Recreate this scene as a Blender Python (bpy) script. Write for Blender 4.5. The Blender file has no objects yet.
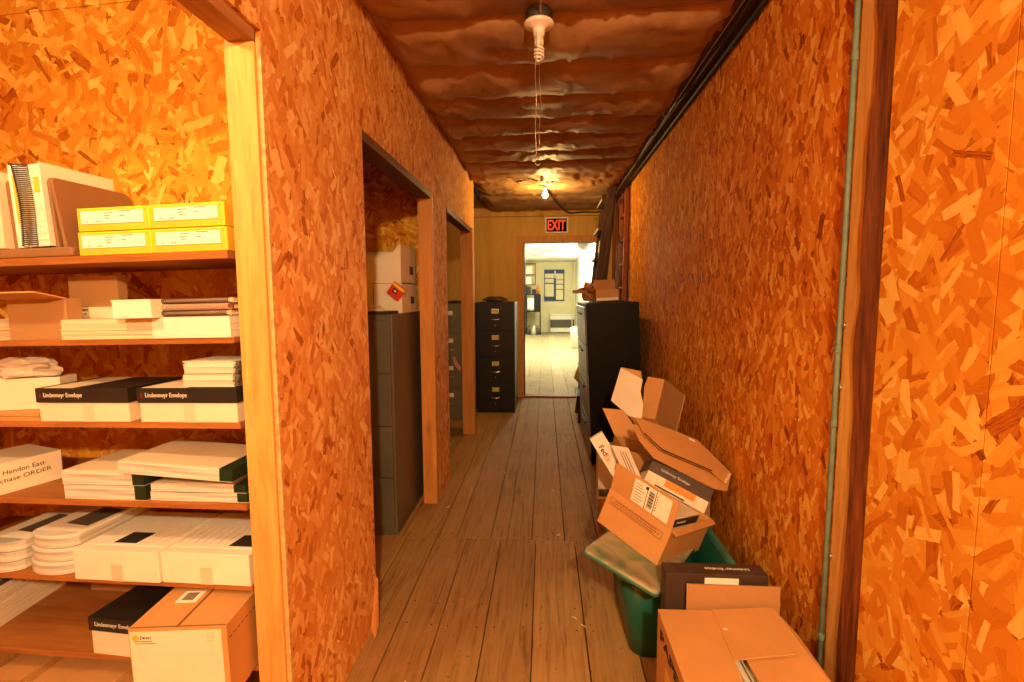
import bpy, bmesh, math, random
from mathutils import Matrix, Vector, Euler, noise
random.seed(7)
R = math.radians
S = bpy.context.scene
COL = S.collection

# ------------------------------------------------------------------ camera
# world: x right, y along the corridor, z up; eye at 1.40 m
cam = bpy.data.cameras.new('camera')
cam.sensor_width = 36.0
cam.lens = 490.0 / 1024.0 * 36.0
cam.clip_start = 0.02
cam_o = bpy.data.objects.new('camera', cam)
COL.objects.link(cam_o)
_d = Vector((33, 46, -490)).normalized()          # corridor direction in camera axes
_u = Vector((0.0015, 1, 0)); _u = (_u - _d * _u.dot(_d)).normalized()
_r = _d.cross(_u)
cam_o.matrix_world = Matrix.Translation((0, 0, 1.4)) @ Matrix((_r, _d, _u)).to_4x4()
S.camera = cam_o

# ------------------------------------------------------------------ world, view, lamps out of frame
w = bpy.data.worlds.new('world'); S.world = w; w.use_nodes = True
w.node_tree.nodes['Background'].inputs[0].default_value = (0.9, 0.75, 0.55, 1)
w.node_tree.nodes['Background'].inputs[1].default_value = 0.02
S.view_settings.view_transform = 'Standard'
S.view_settings.look = 'None'
S.view_settings.gamma = 1.0
S.view_settings.use_curve_mapping = False
S.view_settings.exposure = 0.0
LAMPS = dict(
    corridor=((0.20, -1.10, 2.26), 310, (1.0, 0.72, 0.37), 0.05),
    closet=((-1.30, 0.45, 2.26), 48, (1.0, 0.72, 0.34), 0.05),
    far_bulb=((0.02, 5.10, 2.33), 29, (1.0, 0.60, 0.19), 0.03),
    office=((0.30, 11.5, 2.42), 170, (1.0, 0.90, 0.62), 0.12),
    office_side=((0.80, 15.0, 2.3), 90, (1.0, 0.92, 0.68), 0.12),
)
def lamp_light(key):
    loc, power, colr, rad = LAMPS[key]
    l = bpy.data.lights.new('lamp_light', 'POINT')
    l.energy = power; l.color = colr; l.shadow_soft_size = rad
    o = bpy.data.objects.new('lamp_light', l); o.location = loc
    COL.objects.link(o)
    return o
for k in LAMPS:
    lamp_light(k)

# ------------------------------------------------------------------ materials
def _nt(name):
    m = bpy.data.materials.new(name); m.use_nodes = True
    nt = m.node_tree
    return m, nt, nt.nodes['Principled BSDF']
def N(nt, typ, **kw):
    n = nt.nodes.new(typ)
    for k, v in kw.items():
        if k.startswith('i_'):
            key = k[2:]
            n.inputs[int(key) if key.isdigit() else key].default_value = v
        else:
            setattr(n, k, v)
    return n
def L(nt, a, b): nt.links.new(a, b)
def math_(nt, op, a, b=None, clamp=False):
    n = N(nt, 'ShaderNodeMath', operation=op, use_clamp=clamp)
    for i, v in enumerate((a, b)):
        if v is None: continue
        if isinstance(v, (int, float)): n.inputs[i].default_value = v
        else: L(nt, v, n.inputs[i])
    return n.outputs[0]
def mixc(nt, f, a, b, blend='MIX'):
    n = N(nt, 'ShaderNodeMix', data_type='RGBA', blend_type=blend)
    for i, v in ((0, f), (6, a), (7, b)):
        if isinstance(v, (int, float)): n.inputs[i].default_value = v
        elif isinstance(v, tuple): n.inputs[i].default_value = (*v[:3], 1)
        else: L(nt, v, n.inputs[i])
    return n.outputs[2]
def ramp(nt, fac, stops):
    n = N(nt, 'ShaderNodeValToRGB'); cr = n.color_ramp
    while len(cr.elements) < len(stops): cr.elements.new(0.5)
    for e, (p, c) in zip(cr.elements, stops):
        e.position = p; e.color = (*c, 1)
    L(nt, fac, n.inputs[0])
    return n.outputs[0]
def bump(nt, h, bs, strength=0.3, dist=0.005):
    b = N(nt, 'ShaderNodeBump'); b.inputs['Strength'].default_value = strength
    b.inputs['Distance'].default_value = dist
    L(nt, h, b.inputs['Height']); L(nt, b.outputs[0], bs.inputs['Normal'])

def plain(name, col, rough=0.6, metal=0.0, var=0.12, scale=9.0, bumps=0.0, emit=None, es=0.0, spec=0.4):
    """procedural paint / plastic / paper: a base colour broken up by two noises"""
    m, nt, bs = _nt(name)
    tc = N(nt, 'ShaderNodeTexCoord')
    n1 = N(nt, 'ShaderNodeTexNoise', i_Scale=scale, i_Detail=5.0)
    L(nt, tc.outputs['Object'], n1.inputs['Vector'])
    c0 = tuple(max(0, c * (1 - var)) for c in col); c1 = tuple(min(1, c * (1 + var * 0.7)) for c in col)
    L(nt, ramp(nt, n1.outputs[0], [(0.3, c0), (0.7, c1)]), bs.inputs['Base Color'])
    bs.inputs['Roughness'].default_value = rough
    bs.inputs['Metallic'].default_value = metal
    bs.inputs['Specular IOR Level'].default_value = spec
    if bumps: bump(nt, n1.outputs[0], bs, bumps)
    if emit:
        bs.inputs['Emission Color'].default_value = (*emit, 1); bs.inputs['Emission Strength'].default_value = es
    return m

def osb(name, plane, stops, seed=0.0, layers=9, cell=0.055, spread=3.14159, grain=0.30):
    """oriented strand board: layers of small rotated rectangles, each with its own tone and grain"""
    m, nt, bs = _nt(name)
    tc = N(nt, 'ShaderNodeTexCoord')
    sx = N(nt, 'ShaderNodeSeparateXYZ'); L(nt, tc.outputs['Object'], sx.inputs[0])
    cx = N(nt, 'ShaderNodeCombineXYZ')
    a, b = {'yz': (1, 2), 'xz': (0, 2)}[plane]
    wob = N(nt, 'ShaderNodeTexNoise', i_Scale=42.0, i_Detail=2.0); L(nt, tc.outputs['Object'], wob.inputs['Vector'])
    wc = N(nt, 'ShaderNodeSeparateColor'); L(nt, wob.outputs['Color'], wc.inputs[0])
    L(nt, math_(nt, 'ADD', sx.outputs[a], math_(nt, 'MULTIPLY', wc.outputs[0], 0.008)), cx.inputs[0])
    L(nt, math_(nt, 'ADD', sx.outputs[b], math_(nt, 'MULTIPLY', wc.outputs[1], 0.008)), cx.inputs[1])
    cur_v = cur_p = None
    rs = random.Random(int(seed * 100) + 5)
    for i in range(layers):
        s = cell * (1.5 if i < 3 else 1.0) * rs.uniform(0.85, 1.25)
        off = N(nt, 'ShaderNodeVectorMath', operation='ADD')
        L(nt, cx.outputs[0], off.inputs[0]); off.inputs[1].default_value = (rs.uniform(0, 40) + seed, rs.uniform(0, 40), 0)
        vo = N(nt, 'ShaderNodeTexVoronoi', voronoi_dimensions='2D', i_Scale=1.0 / s, i_Randomness=0.85)
        L(nt, off.outputs[0], vo.inputs['Vector'])
        d = N(nt, 'ShaderNodeVectorMath', operation='SUBTRACT')
        L(nt, off.outputs[0], d.inputs[0]); L(nt, vo.outputs['Position'], d.inputs[1])
        sc = N(nt, 'ShaderNodeSeparateColor'); L(nt, vo.outputs['Color'], sc.inputs[0])
        ang = math_(nt, 'ADD', math_(nt, 'MULTIPLY', math_(nt, 'SUBTRACT', sc.outputs[0], 0.5), spread), 1.5708)
        ro = N(nt, 'ShaderNodeVectorRotate', rotation_type='Z_AXIS')
        L(nt, d.outputs[0], ro.inputs['Vector']); L(nt, ang, ro.inputs['Angle'])
        sp = N(nt, 'ShaderNodeSeparateXYZ'); L(nt, ro.outputs[0], sp.inputs[0])
        hx = math_(nt, 'MULTIPLY_ADD' if False else 'MULTIPLY', math_(nt, 'ADD', sc.outputs[1], 0.5), s * 0.60)
        hy = math_(nt, 'MULTIPLY', math_(nt, 'ADD', sc.outputs[2], 0.4), s * 0.17)
        mk = math_(nt, 'MULTIPLY', math_(nt, 'LESS_THAN', math_(nt, 'ABSOLUTE', sp.outputs[0]), hx),
                   math_(nt, 'LESS_THAN', math_(nt, 'ABSOLUTE', sp.outputs[1]), hy))
        rnd = math_(nt, 'FRACT', math_(nt, 'MULTIPLY', math_(nt, 'ADD', sc.outputs[0], sc.outputs[2]), 7.31))
        if i == 0:
            cur_v, cur_p = rnd, ro.outputs[0]
        else:
            mv = N(nt, 'ShaderNodeMix', data_type='FLOAT'); L(nt, mk, mv.inputs[0]); L(nt, cur_v, mv.inputs[2]); L(nt, rnd, mv.inputs[3])
            mp = N(nt, 'ShaderNodeMix', data_type='VECTOR'); L(nt, mk, mp.inputs[0]); L(nt, cur_p, mp.inputs[4]); L(nt, ro.outputs[0], mp.inputs[5])
            cur_v, cur_p = mv.outputs[0], mp.outputs[1]
    mp = N(nt, 'ShaderNodeMapping'); mp.inputs['Scale'].default_value = (22, 230, 1)
    L(nt, cur_p, mp.inputs['Vector'])
    gr = N(nt, 'ShaderNodeTexNoise', i_Scale=1.0, i_Detail=3.0); L(nt, mp.outputs[0], gr.inputs['Vector'])
    val = math_(nt, 'ADD', math_(nt, 'MULTIPLY', cur_v, 0.92), math_(nt, 'MULTIPLY', math_(nt, 'SUBTRACT', gr.outputs[0], 0.45), grain), clamp=True)
    big = N(nt, 'ShaderNodeTexNoise', i_Scale=1.7, i_Detail=2.0); L(nt, tc.outputs['Object'], big.inputs['Vector'])
    c = ramp(nt, val, stops)
    c = mixc(nt, 1.0, c, ramp(nt, big.outputs[0], [(0.3, (0.86, 0.82, 0.78)), (0.7, (1.0, 1.0, 1.0))]), 'MULTIPLY')
    L(nt, c, bs.inputs['Base Color'])
    bs.inputs['Roughness'].default_value = 0.75
    bs.inputs['Specular IOR Level'].default_value = 0.12
    bump(nt, val, bs, 0.3, 0.002)
    return m

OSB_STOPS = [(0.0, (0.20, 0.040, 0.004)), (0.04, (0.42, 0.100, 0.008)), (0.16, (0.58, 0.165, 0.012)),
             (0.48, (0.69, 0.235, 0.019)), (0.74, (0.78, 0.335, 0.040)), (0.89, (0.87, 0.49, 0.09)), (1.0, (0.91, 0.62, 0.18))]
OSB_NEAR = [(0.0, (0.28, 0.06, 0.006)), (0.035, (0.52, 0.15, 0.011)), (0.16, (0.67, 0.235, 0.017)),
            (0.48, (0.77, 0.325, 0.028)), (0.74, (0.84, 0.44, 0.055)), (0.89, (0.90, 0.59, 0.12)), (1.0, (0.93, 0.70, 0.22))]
OSB_PALE = [(0.0, (0.28, 0.08, 0.014)), (0.04, (0.50, 0.16, 0.028)), (0.16, (0.66, 0.26, 0.055)),
            (0.48, (0.73, 0.335, 0.082)), (0.74, (0.80, 0.43, 0.13)), (0.89, (0.87, 0.56, 0.21)), (1.0, (0.91, 0.68, 0.31))]

def wood(name, dark, light, axis='z', scale=1.0, rough=0.55, knots=0.35, island=0.0, coords='Object'):
    """sawn timber: grain stretched along one axis, knots, and a tone for each separate board"""
    m, nt, bs = _nt(name)
    tc = N(nt, 'ShaderNodeTexCoord'); ge = N(nt, 'ShaderNodeNewGeometry')
    off = N(nt, 'ShaderNodeVectorMath', operation='MULTIPLY_ADD')
    L(nt, ge.outputs['Random Per Island'], off.inputs[0]); off.inputs[1].default_value = (17, 31, 23)
    L(nt, tc.outputs[coords], off.inputs[2])
    sc = {'x': (1.2, 14, 14), 'y': (14, 1.2, 14), 'z': (14, 14, 1.2)}[axis]
    mp = N(nt, 'ShaderNodeMapping'); mp.inputs['Scale'].default_value = tuple(v * scale for v in sc)
    L(nt, off.outputs[0], mp.inputs['Vector'])
    n1 = N(nt, 'ShaderNodeTexNoise', i_Scale=1.6, i_Detail=6.0, i_Roughness=0.62, i_Distortion=1.2); L(nt, mp.outputs[0], n1.inputs['Vector'])
    wv = N(nt, 'ShaderNodeTexNoise', i_Scale=9.0, i_Detail=2.0, i_Distortion=0.4); L(nt, mp.outputs[0], wv.inputs['Vector'])
    f = math_(nt, 'ADD', math_(nt, 'MULTIPLY', n1.outputs[0], 0.7), math_(nt, 'MULTIPLY', wv.outputs[0], 0.3))
    c = ramp(nt, f, [(0.32, dark), (0.66, light)])
    ks = {'x': (1.5, 5, 5), 'y': (5, 1.5, 5), 'z': (5, 5, 1.5)}[axis]
    mk = N(nt, 'ShaderNodeMapping'); mk.inputs['Scale'].default_value = tuple(v * 1.3 for v in ks); L(nt, off.outputs[0], mk.inputs['Vector'])
    kn = N(nt, 'ShaderNodeTexVoronoi', i_Scale=1.0); L(nt, mk.outputs[0], kn.inputs['Vector'])
    km = math_(nt, 'MULTIPLY', math_(nt, 'SUBTRACT', 1.0, math_(nt, 'MULTIPLY', kn.outputs['Distance'], 7.0), clamp=True), knots)
    c = mixc(nt, km, c, tuple(v * 0.35 for v in dark))
    if island:
        iv = ramp(nt, ge.outputs['Random Per Island'], [(0.0, (1 - island,) * 3), (1.0, (1.0, 1.0, 1.0))])
        c = mixc(nt, 1.0, c, iv, 'MULTIPLY')
    L(nt, c, bs.inputs['Base Color'])
    bs.inputs['Roughness'].default_value = rough
    bs.inputs['Specular IOR Level'].default_value = 0.14
    bump(nt, f, bs, 0.25, 0.003)
    return m

def floor_mat(name, dust, pal=((0.15, 0.07, 0.02), (0.37, 0.20, 0.060), (0.49, 0.285, 0.095), (0.50, 0.33, 0.14))):
    m, nt, bs = _nt(name)
    tc = N(nt, 'ShaderNodeTexCoord'); ge = N(nt, 'ShaderNodeNewGeometry')
    off = N(nt, 'ShaderNodeVectorMath', operation='MULTIPLY_ADD')
    L(nt, ge.outputs['Random Per Island'], off.inputs[0]); off.inputs[1].default_value = (17, 31, 0)
    L(nt, tc.outputs['Object'], off.inputs[2])
    mp = N(nt, 'ShaderNodeMapping'); mp.inputs['Scale'].default_value = (16, 0.9, 1); L(nt, off.outputs[0], mp.inputs['Vector'])
    n1 = N(nt, 'ShaderNodeTexNoise', i_Scale=1.8, i_Detail=7.0, i_Roughness=0.65, i_Distortion=1.6); L(nt, mp.outputs[0], n1.inputs['Vector'])
    c = ramp(nt, n1.outputs[0], [(0.30, pal[0]), (0.46, pal[1]), (0.7, pal[2])])
    d = N(nt, 'ShaderNodeTexNoise', i_Scale=2.3, i_Detail=6.0, i_Roughness=0.7); L(nt, tc.outputs['Object'], d.inputs['Vector'])
    c = mixc(nt, ramp(nt, d.outputs[0], [(0.38, (0.0,) * 3), (0.72, (dust,) * 3)]), c, pal[3])
    s = N(nt, 'ShaderNodeTexNoise', i_Scale=38.0, i_Detail=3.0); L(nt, tc.outputs['Object'], s.inputs['Vector'])
    c = mixc(nt, ramp(nt, s.outputs[0], [(0.66, (0.0,) * 3), (0.74, (0.55,) * 3)]), c, (0.10, 0.05, 0.02))
    iv = ramp(nt, ge.outputs['Random Per Island'], [(0.0, (0.80, 0.78, 0.74)), (1.0, (1.0, 1.0, 1.0))])
    c = mixc(nt, 1.0, c, iv, 'MULTIPLY')
    L(nt, c, bs.inputs['Base Color']); bs.inputs['Roughness'].default_value = 0.7
    bs.inputs['Specular IOR Level'].default_value = 0.15
    bump(nt, n1.outputs[0], bs, 0.3, 0.003)
    return m

def card(name, col, var=0.10, rough=0.62):
    """corrugated board: faint flutes and scuffs"""
    m, nt, bs = _nt(name)
    tc = N(nt, 'ShaderNodeTexCoord')
    n1 = N(nt, 'ShaderNodeTexNoise', i_Scale=6.0, i_Detail=6.0, i_Roughness=0.6); L(nt, tc.outputs['Object'], n1.inputs['Vector'])
    wv = N(nt, 'ShaderNodeTexWave', i_Scale=60.0, i_Distortion=0.4); L(nt, tc.outputs['Object'], wv.inputs['Vector'])
    f = math_(nt, 'ADD', math_(nt, 'MULTIPLY', n1.outputs[0], 0.93), math_(nt, 'MULTIPLY', wv.outputs[1], 0.07))
    L(nt, ramp(nt, f, [(0.3, tuple(c * (1 - var) for c in col)), (0.7, tuple(min(1, c * (1 + var * .6)) for c in col))]), bs.inputs['Base Color'])
    bs.inputs['Roughness'].default_value = rough; bs.inputs['Specular IOR Level'].default_value = 0.25
    bump(nt, f, bs, 0.08, 0.002)
    return m

def sheets(name, col, edge, scale=420.0):
    """edges of stacked paper: fine lines across z"""
    m, nt, bs = _nt(name)
    tc = N(nt, 'ShaderNodeTexCoord')
    mp = N(nt, 'ShaderNodeMapping'); mp.inputs['Scale'].default_value = (3, 3, scale); L(nt, tc.outputs['Object'], mp.inputs['Vector'])
    n1 = N(nt, 'ShaderNodeTexNoise', i_Scale=1.0, i_Detail=2.0); L(nt, mp.outputs[0], n1.inputs['Vector'])
    L(nt, ramp(nt, n1.outputs[0], [(0.35, edge), (0.6, col)]), bs.inputs['Base Color'])
    bs.inputs['Roughness'].default_value = 0.6; bs.inputs['Specular IOR Level'].default_value = 0.3
    return m

def kraft():
    m, nt, bs = _nt('kraft_facing')
    tc = N(nt, 'ShaderNodeTexCoord')
    n1 = N(nt, 'ShaderNodeTexNoise', i_Scale=3.0, i_Detail=7.0, i_Roughness=0.6, i_Distortion=0.8); L(nt, tc.outputs['Object'], n1.inputs['Vector'])
    c = ramp(nt, n1.outputs[0], [(0.3, (0.25, 0.125, 0.05)), (0.55, (0.37, 0.20, 0.085)), (0.75, (0.45, 0.26, 0.115))])
    n3 = N(nt, 'ShaderNodeTexNoise', i_Scale=1.4, i_Detail=3.0); L(nt, tc.outputs['Object'], n3.inputs['Vector'])
    c = mixc(nt, ramp(nt, n3.outputs[0], [(0.62, (0.0,) * 3), (0.72, (0.18,) * 3)]), c, (0.30, 0.06, 0.03))
    L(nt, c, bs.inputs['Base Color'])
    bs.inputs['Roughness'].default_value = 0.55; bs.inputs['Specular IOR Level'].default_value = 0.2
    n2 = N(nt, 'ShaderNodeTexNoise', i_Scale=6.0, i_Detail=5.0, i_Distortion=0.5); L(nt, tc.outputs['Object'], n2.inputs['Vector'])
    bump(nt, n2.outputs[0], bs, 0.30, 0.02)
    return m

def tub_lid_mat():
    m, nt, bs = _nt('dusty_green_plastic')
    tc = N(nt, 'ShaderNodeTexCoord')
    n1 = N(nt, 'ShaderNodeTexNoise', i_Scale=7.0, i_Detail=6.0, i_Distortion=0.8); L(nt, tc.outputs['Object'], n1.inputs['Vector'])
    L(nt, ramp(nt, n1.outputs[0], [(0.30, (0.045, 0.20, 0.135)), (0.40, (0.20, 0.25, 0.15)), (0.52, (0.34, 0.31, 0.19)), (0.7, (0.40, 0.34, 0.21))]), bs.inputs['Base Color'])
    bs.inputs['Roughness'].default_value = 0.55
    return m

MAT = {}
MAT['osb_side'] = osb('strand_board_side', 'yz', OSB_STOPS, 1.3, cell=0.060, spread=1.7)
MAT['osb_near'] = osb('strand_board_near', 'yz', OSB_NEAR, 6.2, cell=0.075, spread=2.6)  # brighter copy of the side board, nearness to the lamp put into its tones
MAT['osb_left'] = osb('strand_board_left', 'yz', OSB_PALE, 2.7, cell=0.062, spread=2.0)
MAT['osb_closet'] = osb('strand_board_closet', 'xz', OSB_NEAR, 4.1, cell=0.065, spread=2.9)
MAT['pine'] = wood('pine_stud', (0.50, 0.25, 0.06), (0.76, 0.45, 0.13), 'z', 0.9)
MAT['pine_trim'] = wood('pine_trim', (0.46, 0.20, 0.05), (0.66, 0.31, 0.085), 'z', 0.9, knots=0.6)
MAT['pine_dark'] = wood('stained_header', (0.065, 0.024, 0.008), (0.15, 0.055, 0.018), 'y', 0.8)
MAT['pine_y'] = wood('pine_header', (0.30, 0.13, 0.045), (0.48, 0.22, 0.08), 'y', 0.8)
MAT['shelf'] = wood('shelf_board', (0.27, 0.09, 0.02), (0.45, 0.175, 0.042), 'x', 0.7, knots=0.15)  # wood darkened, shade on the lips and undersides put into its colour
MAT['bark'] = wood('waney_stud', (0.04, 0.012, 0.005), (0.30, 0.095, 0.030), 'z', 1.0, knots=1.0)
MAT['dark_wood'] = wood('dark_wood', (0.03, 0.016, 0.01), (0.10, 0.05, 0.025), 'z', 1.0)
MAT['beam'] = wood('dark_beam', (0.045, 0.022, 0.011), (0.13, 0.062, 0.028), 'y', 0.9)
MAT['ply'] = wood('plywood', (0.54, 0.29, 0.06), (0.66, 0.39, 0.09), 'z', 0.35, knots=0.0)
MAT['redwood'] = wood('red_brown_board', (0.20, 0.06, 0.02), (0.34, 0.11, 0.035), 'z', 0.8)
MAT['floor'] = floor_mat('floor_boards', 0.55)
MAT['floor_far'] = floor_mat('office_floor', 0.9, ((0.34, 0.26, 0.13), (0.52, 0.43, 0.26), (0.62, 0.53, 0.34), (0.64, 0.56, 0.38)))
MAT['gap'] = plain('dark_gap', (0.02, 0.012, 0.006), 0.9)
MAT['kraft'] = kraft()
MAT['osb_edge'] = plain('board_edge', (0.66, 0.40, 0.15), 0.8, var=0.35, scale=60)
MAT['office_wall'] = plain('office_paint', (0.80, 0.74, 0.44), 0.7, var=0.06, scale=2)
MAT['office_white'] = plain('white_wall', (0.86, 0.85, 0.75), 0.7, var=0.05, scale=2)
MAT['card'] = card('brown_cardboard', (0.58, 0.30, 0.105))
MAT['card_dark'] = card('dull_cardboard', (0.42, 0.225, 0.09))
MAT['card_red'] = card('inner_cardboard', (0.50, 0.24, 0.075))
MAT['card_pale'] = card('pale_board', (0.74, 0.58, 0.38))
MAT['white_card'] = card('white_cardboard', (0.80, 0.72, 0.56), 0.07)
MAT['white'] = plain('white_paper', (0.84, 0.80, 0.68), 0.6, var=0.05)
MAT['label'] = plain('label_paper', (0.88, 0.86, 0.76), 0.5, var=0.04, scale=30)
MAT['cream'] = sheets('cream_paper_edges', (0.80, 0.68, 0.48), (0.62, 0.50, 0.32))
MAT['cream_top'] = plain('cream_paper', (0.80, 0.64, 0.44), 0.6, var=0.05)
MAT['paper_edge'] = sheets('white_paper_edges', (0.84, 0.79, 0.66), (0.60, 0.55, 0.45))
MAT['wrap_edge'] = sheets('wrapped_paper_edges', (0.80, 0.77, 0.70), (0.42, 0.40, 0.36), 260)
MAT['black_card'] = plain('black_card', (0.022, 0.018, 0.015), 0.45, var=0.25, scale=14)
MAT['black_worn'] = plain('worn_black_card', (0.055, 0.035, 0.024), 0.5, var=0.3, scale=14)
MAT['ink'] = plain('black_ink', (0.02, 0.016, 0.014), 0.7)
MAT['ink_grey'] = plain('grey_ink', (0.22, 0.17, 0.13), 0.7)
MAT['ink_brown'] = plain('brown_ink', (0.20, 0.085, 0.03), 0.7)
MAT['print_white'] = plain('white_print', (0.80, 0.76, 0.66), 0.6)
MAT['print_red'] = plain('red_print', (0.16, 0.02, 0.012), 0.6)
MAT['purple'] = plain('purple_print', (0.10, 0.045, 0.12), 0.6)
MAT['orange'] = plain('orange_print', (0.80, 0.26, 0.03), 0.55)
MAT['yellow'] = plain('yellow_carton', (0.84, 0.66, 0.02), 0.45, var=0.06)
MAT['red'] = plain('red_packet', (0.72, 0.05, 0.02), 0.45, var=0.1)
MAT['sun'] = plain('sun_print', (0.80, 0.48, 0.04), 0.6)
MAT['tape'] = plain('clear_tape', (0.70, 0.60, 0.45), 0.3, var=0.05)
MAT['tape_brown'] = plain('brown_tape', (0.46, 0.23, 0.075), 0.3, var=0.05)
MAT['organizer'] = plain('brown_steel', (0.26, 0.13, 0.06), 0.45, var=0.08)
MAT['grey_steel'] = plain('grey_green_steel', (0.115, 0.105, 0.075), 0.36, var=0.12, scale=4, spec=0.5)
MAT['olive_steel'] = plain('olive_steel', (0.16, 0.14, 0.085), 0.4, var=0.1)
MAT['dark_steel'] = plain('charcoal_steel', (0.012, 0.0115, 0.010), 0.45, var=0.15, spec=0.25)
MAT['black_steel'] = plain('black_steel', (0.0035, 0.003, 0.0028), 0.5, var=0.2, spec=0.15)
MAT['lit_steel'] = plain('lit_grey_steel', (0.16, 0.15, 0.125), 0.35, var=0.45, scale=5)  # black steel greyed to hold the office light on the worn drawers
MAT['chrome'] = plain('chrome', (0.75, 0.72, 0.66), 0.25, 1.0, var=0.05)
MAT['brass_label'] = plain('yellow_label', (0.52, 0.47, 0.09), 0.5)
MAT['conduit'] = plain('grey_green_conduit', (0.14, 0.20, 0.145), 0.6, 0.0, var=0.2, scale=30)
MAT['cable'] = plain('black_cable', (0.015, 0.011, 0.009), 0.55)
MAT['cable_pale'] = plain('tan_cable', (0.42, 0.30, 0.18), 0.55)
MAT['steel_wire'] = plain('steel_wire', (0.55, 0.48, 0.40), 0.35, 0.8)
MAT['porcelain'] = plain('white_porcelain', (0.85, 0.76, 0.68), 0.25, var=0.03)
MAT['cfl'] = plain('lamp_glass', (0.88, 0.80, 0.72), 0.3, var=0.02)
MAT['box_black'] = plain('black_junction_box', (0.03, 0.03, 0.027), 0.5)
MAT['bulb_on'] = plain('lit_bulb', (1, 0.8, 0.4), 0.4, emit=(1.0, 0.72, 0.30), es=22)
MAT['tube_on'] = plain('lit_tube', (1, 1, 0.9), 0.4, emit=(1.0, 0.93, 0.70), es=14)
MAT['glow_window'] = plain('lit_window', (1, 1, 0.9), 0.4, emit=(1.0, 0.94, 0.72), es=2.6)
MAT['screen'] = plain('lit_screen', (0.6, 0.65, 0.6), 0.3, emit=(0.8, 0.9, 0.8), es=0.45)
MAT['sign_black'] = plain('sign_black', (0.008, 0.003, 0.002), 0.8, spec=0.1)
MAT['sign_red'] = plain('sign_red', (0.85, 0.06, 0.012), 0.6, emit=(1.0, 0.08, 0.02), es=0.45)
MAT['tub'] = plain('green_plastic', (0.008, 0.105, 0.066), 0.38, var=0.15, scale=3, spec=0.5)
MAT['tub_rim'] = plain('green_rim', (0.06, 0.21, 0.15), 0.45, var=0.2, scale=8)
MAT['lid'] = tub_lid_mat()
MAT['blue'] = plain('blue_board', (0.035, 0.06, 0.16), 0.6)
MAT['green_band'] = plain('dark_green_wrap', (0.015, 0.035, 0.016), 0.3)
MAT['alu'] = plain('worn_aluminium', (0.60, 0.56, 0.50), 0.45, 0.1, var=0.2)
MAT['plastic_bag'] = plain('cloudy_plastic', (0.62, 0.52, 0.42), 0.3, var=0.15, bumps=0.4)
MAT['grey_print'] = plain('grey_print', (0.11, 0.095, 0.075), 0.6)
MAT['coil'] = plain('brown_coil', (0.24, 0.085, 0.045), 0.4)
MAT['coil_dark'] = plain('dark_coil', (0.10, 0.035, 0.02), 0.4)
MAT['coil_pale'] = plain('pale_coil', (0.66, 0.50, 0.36), 0.4)
MAT['pink'] = plain('pink_paper', (0.66, 0.26, 0.20), 0.6)
MAT['mailer'] = plain('pale_mailer', (0.78, 0.60, 0.46), 0.55, var=0.05)

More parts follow.
